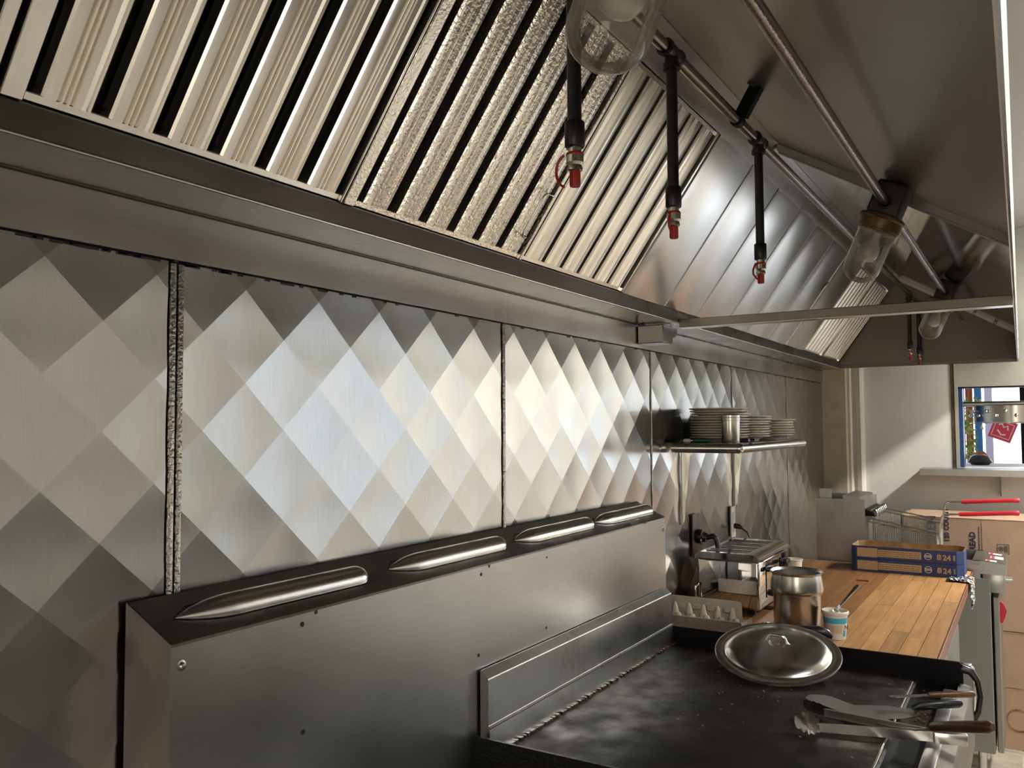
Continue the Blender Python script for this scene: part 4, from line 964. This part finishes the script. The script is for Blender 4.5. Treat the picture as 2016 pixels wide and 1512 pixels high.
b_ = BM(); prism(b_, [(-.412, 1.165), (-.45, 1.15), (-.46, 1.135), (-.455, 1.132), (-.412, 1.13)], 0, FX0+.01, FX1-.01); obj('basket_hanger', b_, 'black', fl)
for k in range(7):
    x = FX0+.035+.052*k; b_ = BM(); pts = [(x+.0, -.452+.014*math.cos(a), 1.145+.021*math.sin(a)) for a in [2*PI*q/14 for q in range(14)]]
    tube(b_, pts, .0042, 8, close=True); obj('hanger_ring', b_, 'chrome', fl, 60)
for (x, y) in ((FX0+.05, -.90), (FX1-.05, -.90), (FX0+.05, -.23), (FX1-.05, -.23)):
    b_ = BM(); tube(b_, [(x, y, FL), (x, y, .05)], .018, 12); obj('leg', b_, 'steel_bright', fy_, 50)
sc_ = BM(); box(sc_, 4.64, 4.643, -.245, -.185, 1.10, 1.262); tag(obj('metal_card', sc_, 'galv'), 'grey sheet scrap sticking up from the fryer flue box', 'sheet')
# fry baskets, real wire mesh
def basket(x0, x1, dz, label):
    Y0, Y1, Z0, Z1 = -.735, -.425, .955, 1.105+dz
    t = thing('fry_basket', label, 'basket', ((x0+x1)/2, (Y0+Y1)/2, Z0), group='fry baskets hanging on the fryer')
    tp = lambda y: Z1-.055*(Y1-y)/(Y1-Y0)                # rim slopes down towards the handle
    b_ = BM(); tube(b_, [(x0, Y0, tp(Y0)), (x1, Y0, tp(Y0)), (x1, Y1, tp(Y1)), (x0, Y1, tp(Y1))], .0034, 8, close=True); obj('rim', b_, 'wire', t, 60)
    b_ = BM(); rw = .0008
    def wire(p, q): tube(b_, [p, q], rw, 4)
    n = 34
    for k in range(n+1):
        y = Y0+(Y1-Y0)*k/n
        for x in (x0, x1): wire((x, y, Z0), (x, y, tp(y)))
        wire((x0, y, Z0), (x1, y, Z0))
    for k in range(16):
        z = Z0+.0095*k
        if z > tp(Y0): 
            f_ = (Z1-z)/.055; ye = Y1-(Y1-Y0)*min(1, f_)
        else: ye = Y0
        if z > Z1: break
        for x in (x0, x1): wire((x, ye, z), (x, Y1, z))
        wire((x0, Y1, z), (x1, Y1, z))
        if z < tp(Y0): wire((x0, Y0, z), (x1, Y0, z))
    m_ = int((x1-x0)/.0095)
    for k in range(m_+1):
        x = x0+(x1-x0)*k/m_; wire((x, Y1, Z0), (x, Y1, Z1)); wire((x, Y0, Z0), (x, Y0, tp(Y0))); wire((x, Y0, Z0), (x, Y1, Z0))
    tag(obj('wire_mesh', b_, 'wire', t), kind='stuff')
    xm = (x0+x1)/2; zt = 1.150+dz
    for s_ in (-1, 1):
        b_ = BM(); tube(b_, [(xm+s_*.018, Y0+.015, Z0+.02), (xm+s_*.018, Y0-.006, tp(Y0)), (xm+s_*.016, Y0-.02, zt-.01), (xm+s_*.012, Y0-.032, zt), (xm+s_*.009, Y0-.10, zt+.004)], .0036, 8); obj('handle_rod', b_, 'wire', t, 60)
    b_ = BM(); tube(b_, [(xm, Y0-.095, zt+.004), (xm, Y0-.11, zt+.005), (xm, Y0-.32, zt+.020), (xm, Y0-.345, zt+.0215), (xm, Y0-.35, zt+.022)], [.009, .0105, .0105, .012, .008], 12); obj('grip', b_, 'red_plastic', t, 50)
basket(4.615, 4.745, .0, 'wire fry basket with red grip, the nearer of the two on the fryer')
basket(4.800, 4.945, .045, 'wire fry basket with red grip, the farther of the two on the fryer')

# ================================================================== CARTONS BY THE END WALL
def carton(x0, x1, y0, y1, z0, z1, label):
    t = thing('carton', label, 'box', ((x0+x1)/2, (y0+y1)/2, z0), group='cardboard cartons by the end wall')
    b_ = BM(); box(b_, x0, x1, y0, y1, z0, z1, .002, 1); obj('box', b_, 'cardboard', t)
    b_ = BM(); box(b_, x0-.0015, x0-.0002, y0+.003, y1-.003, z1-.004, z1-.001); obj('flap_edge', b_, 'cardboard_in', t)
    return t
c1 = carton(5.16, 5.56, -1.42, -.52, .51, 1.09, 'upper brown bread carton with dark sideways lettering behind the fryer')
b_ = BM(); box(b_, 5.1588, 5.1600, -.905, -.901, .515, 1.088); obj('crease', b_, 'cardboard_in', c1)
b_ = BM(); box(b_, 5.20, 5.50, -.516, -.503, .53, 1.086); obj('side_flap', b_, 'cardboard_in', c1)
def side_text(s, size, y, z, nm='lettering', bold=.035):
    # reads upwards on the face that looks at the camera
    m4 = frame_mat((5.1585, y, z), (0, 0, 1), (0, 1, 0), (-1, 0, 0))
    return obj(nm, text_bm(s, size, m4, bold=size*bold), 'ink', c1)
side_text('FROZEN', .062, -.683, .858)
side_text('120 COUNT', .034, -.748, .957)
side_text('PITA BREAD', .040, -.872, .803)
b_ = BM(); z = .84
while z < 1.03:
    l_ = random.uniform(.006, .018); box(b_, 5.1583, 5.1590, -.892, -.888, z, z+l_); z += l_+.004
obj('small_print', b_, 'ink', c1)
b_ = BM()
for (a, b, c, d) in ((-1.028, -.972, .910, .912), (-1.028, -.972, .960, .962), (-.974, -.972, .910, .962), (-1.028, -1.026, .910, .962)): box(b_, 5.1583, 5.1590, a, b, c, d)
lathe(b_, [(.012, 0), (.012, .0006), (.009, .0006), (.009, 0)], (5.159, -.990, .937), (-1, 0, 0), 18, True)
lathe(b_, [(.005, 0), (.005, .0006), (0, .0006)], (5.159, -.990, .937), (-1, 0, 0), 12)
for k in range(3): box(b_, 5.1583, 5.1590, -1.008-.006*k, -1.005-.006*k, .920, .953)
obj('emblem', b_, 'ink', c1)
c2 = carton(5.16, 5.56, -1.42, -.52, FL+.002, .506, 'lower brown carton standing on the floor under the bread carton')
b_ = BM(); box(b_, 5.1583, 5.1597, -1.41, -.53, .218, .221); obj('crease', b_, 'cardboard_in', c2)
b_ = BM(); lathe(b_, [(.06, 0), (.06, .0005), (.050, .0005), (.050, 0)], (5.159, -1.045, .055), (-1, 0, 0), 24, True); obj('printed_ring', b_, 'cardboard_in', c2)

# ================================================================== UTENSILS ON THE GRIDDLE
def ribbon(bm, pts, widths, th, up=Vector((0, 0, 1))):
    prev = None; pts = [Vector(p) for p in pts]; n = len(pts)
    for i, p in enumerate(pts):
        d = (pts[min(i+1, n-1)]-pts[max(i-1, 0)]).normalized(); s = d.cross(up).normalized(); nn = s.cross(d)
        q = [bm.verts.new(p+s*widths[i]+nn*th), bm.verts.new(p-s*widths[i]+nn*th), bm.verts.new(p-s*widths[i]-nn*th), bm.verts.new(p+s*widths[i]-nn*th)]
        if prev:
            for k in range(4): bm.faces.new((prev[k], prev[(k+1) % 4], q[(k+1) % 4], q[k]))
        else: bm.faces.new(q)
        prev = q
    bm.faces.new(prev[::-1]); return bm
# long turner with rounded blade
tu = thing('turner', 'long round-ended steel turner with dark wood handle lying over the tongs', 'turner', (2.12, -.85, GT))
a_, c_ = Vector((2.268, -.640, GT+.006)), Vector((2.088, -.868, GT+.020))
b_ = BM(); ps, ws = [], []
for i in range(17):
    u_ = i/16; ps.append(a_+(c_-a_)*u_)
    wd = .036-.008*max(0, u_-.1)-.016*max(0, (u_-.62)/.38)
    if u_ < .14: wd *= math.sqrt(max(.02, 1-(1-u_/.14)**2))
    ws.append(wd)
ribbon(b_, ps, ws, .0008); obj('blade', b_, 'utensil', tu, 40)
b_ = BM(); ribbon(b_, [c_-(c_-a_)*.02, Vector((2.055, -.912, GT+.032)), Vector((2.028, -.948, GT+.050))], [.012, .008, .008], .0016); obj('neck', b_, 'utensil', tu)
b_ = BM(); tube(b_, [(2.036, -.938, .946), (2.030, -.946, .952), (2.0, -.982, .968), (1.955, -1.034, .990), (1.937, -1.055, .999), (1.931, -1.062, 1.002)], [.006, .010, .0115, .0125, .0125, .007], 14); obj('handle', b_, 'wood_dark', tu, 60)
# short wide turner
tv = thing('turner', 'short wide greasy turner with black handle near the trough end', 'turner', (2.27, -.88, GT))
b_ = BM(); dvv = Vector((.06, -.105, 0)).normalized(); o_ = Vector((2.205, -.770, GT+.003))
ribbon(b_, [o_, o_+dvv*.02, o_+dvv*.085, o_+dvv*.12, o_+dvv*.135+Vector((0, 0, .004))], [.048, .050, .046, .028, .012], .0007); obj('blade', b_, 'utensil', tv)
b_ = BM(); tube(b_, [o_+dvv*.125+Vector((0, 0, .010)), o_+dvv*.14+Vector((0, 0, .016)), o_+dvv*.235+Vector((0, 0, .022)), o_+dvv*.243+Vector((0, 0, .022))], [.006, .0105, .0105, .006], 12); obj('handle', b_, 'plastic_black', tv, 60)
kf = thing('paring_knife', 'small steel spreader with brown wooden handle resting on the short turner', 'knife', (2.31, -.92, GT))
b_ = BM(); ribbon(b_, [(2.262, -.828, GT+.034), (2.27, -.84, GT+.034), (2.295, -.880, GT+.035), (2.318, -.912, GT+.036)], [.005, .0085, .008, .005], .0008); obj('blade', b_, 'steel_bright', kf)
b_ = BM(); tube(b_, [(2.316, -.909, GT+.036), (2.320, -.916, GT+.036), (2.352, -.968, GT+.037), (2.372, -1.0, GT+.037), (2.376, -1.006, GT+.037)], [.005, .0072, .0078, .0085, .005], 12); obj('handle', b_, 'wood_mid', kf, 60)
# one open pair of locking tongs with scalloped claws
tg = thing('tongs', 'open steel tongs with scalloped claws lying across the trough, under the long turner', 'tongs', (2.068, -.995, GT))
hinge = Vector((2.072, -.985, GT+.022))
for q, (base, tip, mt) in enumerate(((Vector((2.002, -.712, GT+.017)), Vector((2.013, -.655, GT+.017)), 'steel_bright'), (Vector((2.118, -.705, GT+.017)), Vector((2.126, -.650, GT+.017)), 'utensil'))):
    sg = -1 if q == 0 else 1
    d = (base-hinge); L_ = d.length; d.normalize(); s_ = Vector((0, 0, 1)).cross(d).normalized()
    b_ = BM()          # U-channel arm standing on edge
    A_ = []
    for u_ in (0, .35, .7, 1.0):
        c_ = hinge+d*L_*u_; hw = .011-.002*u_
        A_.append([b_.verts.new(c_+s_*sg*o_+Vector((0, 0, z_))) for (o_, z_) in ((.006, hw), (-.001, hw), (-.001, -hw), (.006, -hw), (.006, -hw+.0018), (.0008, -hw+.0018), (.0008, hw-.0018), (.006, hw-.0018))])
    for k in range(3):
        for m_ in range(8): b_.faces.new((A_[k][m_], A_[k][(m_+1) % 8], A_[k+1][(m_+1) % 8], A_[k+1][m_]))
    b_.faces.new(A_[0]); b_.faces.new(A_[-1][::-1]); obj('arm', b_, mt, tg)
    td = (tip-base); TL = td.length; td.normalize()
    wv = (Vector((0, 0, 1))*.80+s_*sg*.60).normalized(); nv2 = td.cross(wv).normalized()
    b_ = BM(); rows, n_, m_ = [], 14, 8
    for i in range(n_+1):
        u_ = i/n_; wd = .009+.0145*math.sin(PI*(.12+.80*u_))+.0024*math.cos(u_*PI*9)
        if i == n_: wd *= .62
        rows.append([b_.verts.new(base+td*(TL*u_-.006)+wv*((2*k/m_-1)*wd)+nv2*sg*(.006*(1-(2*k/m_-1)**2)*math.sin(PI*u_))) for k in range(m_+1)])
    for i in range(n_):
        for k in range(m_): b_.faces.new((rows[i][k], rows[i+1][k], rows[i+1][k+1], rows[i][k+1]))
    zmin = min(v.co.z for v in b_.verts)
    for v in b_.verts: v.co.z += GT+.002-zmin
    obj('claw', b_, mt, tg, 50)
b_ = BM(); box(b_, -.022, .045, -.012, .012, -.012, .013, .003, 2); b_.transform(frame_mat(hinge, (-.07, .28, 0), (-.28, -.07, 0), (0, 0, 1))); obj('hinge_sleeve', b_, 'steel_bright', tg, 40)
# bits of food and ice-like crumbs on the plate
b_ = BM()
for k in range(160):
    x, y = random.uniform(1.9, 2.6), random.uniform(-.92, -.3); r = random.uniform(.0006, .0022)
    if k < 70: x, y = random.gauss(2.36, .07), random.gauss(-.885, .02)
    z = GT if y > -.85 else GT-.028
    box(b_, x-r, x+r, y-r, y+r, z-.0005, z+r)
tag(obj('crumbs', b_, 'plank_worn', gr), 'burnt crumbs on the plate', kind='stuff')

# ================================================================== SERVING HATCH CONTENTS AND DINING ROOM
ow = thing('order_wheel', 'stainless round order wheel with ball clips hanging in the hatch', 'order wheel', (5.90, -1.06, 1.6))
b_ = BM(); lathe(b_, [(.212, .0), (.215, .0), (.215, .098), (.212, .098)], (5.90, -1.06, 1.605), (0, 0, 1), 48, True); obj('drum', b_, 'pot', ow, 40)
b_ = BM(); lathe(b_, [(0, .0), (.235, -.012), (.237, -.010), (0, .004)], (5.90, -1.06, 1.610), (0, 0, 1), 48); obj('tray', b_, 'steel_bright', ow, 40)
b_ = BM(); tube(b_, [(5.80, OY0-.022, 1.715), (5.80, -1.70, 1.715)], .016, 12); obj('bar', b_, 'pot', ow, 60)
sm = BM(); bmesh.ops.create_uvsphere(sm, u_segments=10, v_segments=8, radius=.011); sm = finish(sm, 'ball_clip', 'chrome', 60)
for k in range(16):
    a = math.radians(100+14*k)
    inst('ball_clip', sm, ow, (.226*math.cos(a), .226*math.sin(a), .070 if k % 2 else .045))
# dining room beyond
DX = 8.6
struct('wall_dining', box(BM(), DX, DX+.1, YF, .2, FL, ZC), 'white_wall_lit', 'white dining room wall beyond the hatch')
M['dine_glow'] = emit('dining_daylight', (.86, .93, 1.0), E_DINE)
w3 = BM()
for y in (-.83, -1.78): box(w3, DX-.06, DX, y-.03, y+.03, .4, 2.4)
w3o = struct('window_3', w3, 'white_wall_lit', 'bright dining room window beyond the hatch')
p = BM(); box(p, DX-.03, DX-.02, -1.75, -.86, 1.05, 2.35); obj('pane', p, 'dine_glow', w3o)
p = BM(); box(p, DX-.03, DX-.02, -3.0, -1.80, .45, 2.35); obj('pane', p, 'dine_glow', w3o)
p = BM(); box(p, DX-.03, DX-.02, -.80, .1, .45, 2.35); obj('pane', p, 'dine_glow', w3o)
for (x, y0, y1, mt, lab, z1) in ((8.3, -.72, -.665, 'dine_orange', 'orange-brown post in the dining room, left of the blue posts', 2.4), (8.25, -.79, -.735, 'dine_blue', 'blue painted post in the dining room beside the bright window', 2.4), (8.35, -.655, -.615, 'dine_blue', 'narrow blue post at the left edge of the hatch view', 2.0), (7.9, -1.13, -1.075, 'black', 'black post at the right of the hatch view', 2.4)):
    b_ = BM(); box(b_, x, x+.06, y0, y1, FL, z1, .004, 1); tag(obj('post', b_, mt), lab, 'post')
ch = thing('dining_chair', 'orange-brown dining chair seen low through the hatch', 'chair', (7.6, -.80, FL))
b_ = BM(); prism(b_, [(-.68, .75), (-.70, 1.28), (-.75, 1.36), (-.82, 1.38), (-.87, 1.33), (-.88, .75)], 0, 7.6, 7.64); obj('backrest', b_, 'dine_orange', ch)
b_ = BM(); box(b_, 7.62, 8.0, -.90, -.66, .70, .76, .01, 2); obj('seat', b_, 'dine_orange', ch)
for (x, y) in ((7.64, -.88), (7.64, -.68), (7.98, -.88), (7.98, -.68)):
    b_ = BM(); tube(b_, [(x, y, FL), (x, y, .70)], .015, 8); obj('leg', b_, 'black', ch)
sg = thing('hanging_sign', 'small red square sign with white marks hanging at a tilt', 'sign', (7.7, -.955, 1.55))
m4 = frame_mat((7.7, -.955, 1.545), (0, -math.cos(.38), -math.sin(.38)), (0, -math.sin(.38), math.cos(.38)), (-1, 0, 0))
b_ = BM(); box(b_, -.082, .082, -.082, .082, -.004, .004); b_.transform(m4); bd = obj('board', b_, 'red_sign', sg)
b_ = BM()
for (a, b, c, d) in ((-.066, .066, .058, .062), (-.066, .066, -.062, -.058), (-.066, -.062, -.062, .062), (.062, .066, -.062, .062)): box(b_, a, b, c, d, .0042, .005)
b_.transform(m4); obj('border', b_, 'label_white', bd)
b_ = BM(); tube(b_, [(-.04, .03, .005), (-.02, .045, .005), (.0, .02, .005), (.02, .04, .005), (.035, .01, .005)], .006, 6); tube(b_, [(-.035, -.01, .005), (0, -.04, .005), (.03, -.03, .005)], .006, 6); b_.transform(m4); obj('white_marks', b_, 'label_white', bd)
b_ = BM(); tube(b_, [(7.7, -.93, 1.62), (7.7, -.93, ZC)], .001, 4); obj('string', b_, 'black', sg)
pl = thing('hanging_plant', 'trailing green plant hanging in the dining room', 'plant', (7.4, -.73, 1.3))
rnd = random.Random(9)
b_ = BM(); tube(b_, [(7.4, -.74, ZC), (7.4, -.74, 1.78)], .002, 5); tube(b_, [(7.4, -.73, 1.80), (7.42, -.725, 1.6), (7.40, -.74, 1.42), (7.41, -.75, 1.34)], .004, 6); obj('stem', b_, 'leaf', pl)
lm = BM(); v = [lm.verts.new(q) for q in ((0, 0, 0), (.016, .022, .004), (.003, .05, -.004), (-.016, .022, .004))]; lm.faces.new(v)
lms = [finish(lm.copy(), 'leaf', 'leaf'), finish(lm, 'leaf', 'leaf_pale')]
for k in range(110):
    z = rnd.uniform(1.33, 1.80); sp = .035+.05*(z-1.33)/.47
    o = inst('leaf', lms[k % 3 == 0], pl, (rnd.gauss(0, sp*.6), rnd.gauss(.0, sp*.55)-.01, z-1.3), (rnd.uniform(-1.5, .4), rnd.uniform(-.8, .8), rnd.uniform(0, 6.3)))
# things standing on the hatch counter, dark
jar = BM(); lathe(jar, [(0, 0), (.05, 0), (.07, .02), (.05, .055), (.03, .065), (0, .066)], (6.2, -.86, 1.333), (0, 0, 1), 20)
bx_ = BM(); box(bx_, XR+.12, 6.5, -1.75, -.6, 1.29, 1.332); tag(obj('hatch_counter', bx_, 'white_wall_lit'), 'white counter top on the dining side of the hatch', 'counter')
tag(obj('tape_dispenser', jar, 'plastic_black', None, 40), 'low dark rounded object standing in the hatch corner', 'dispenser')
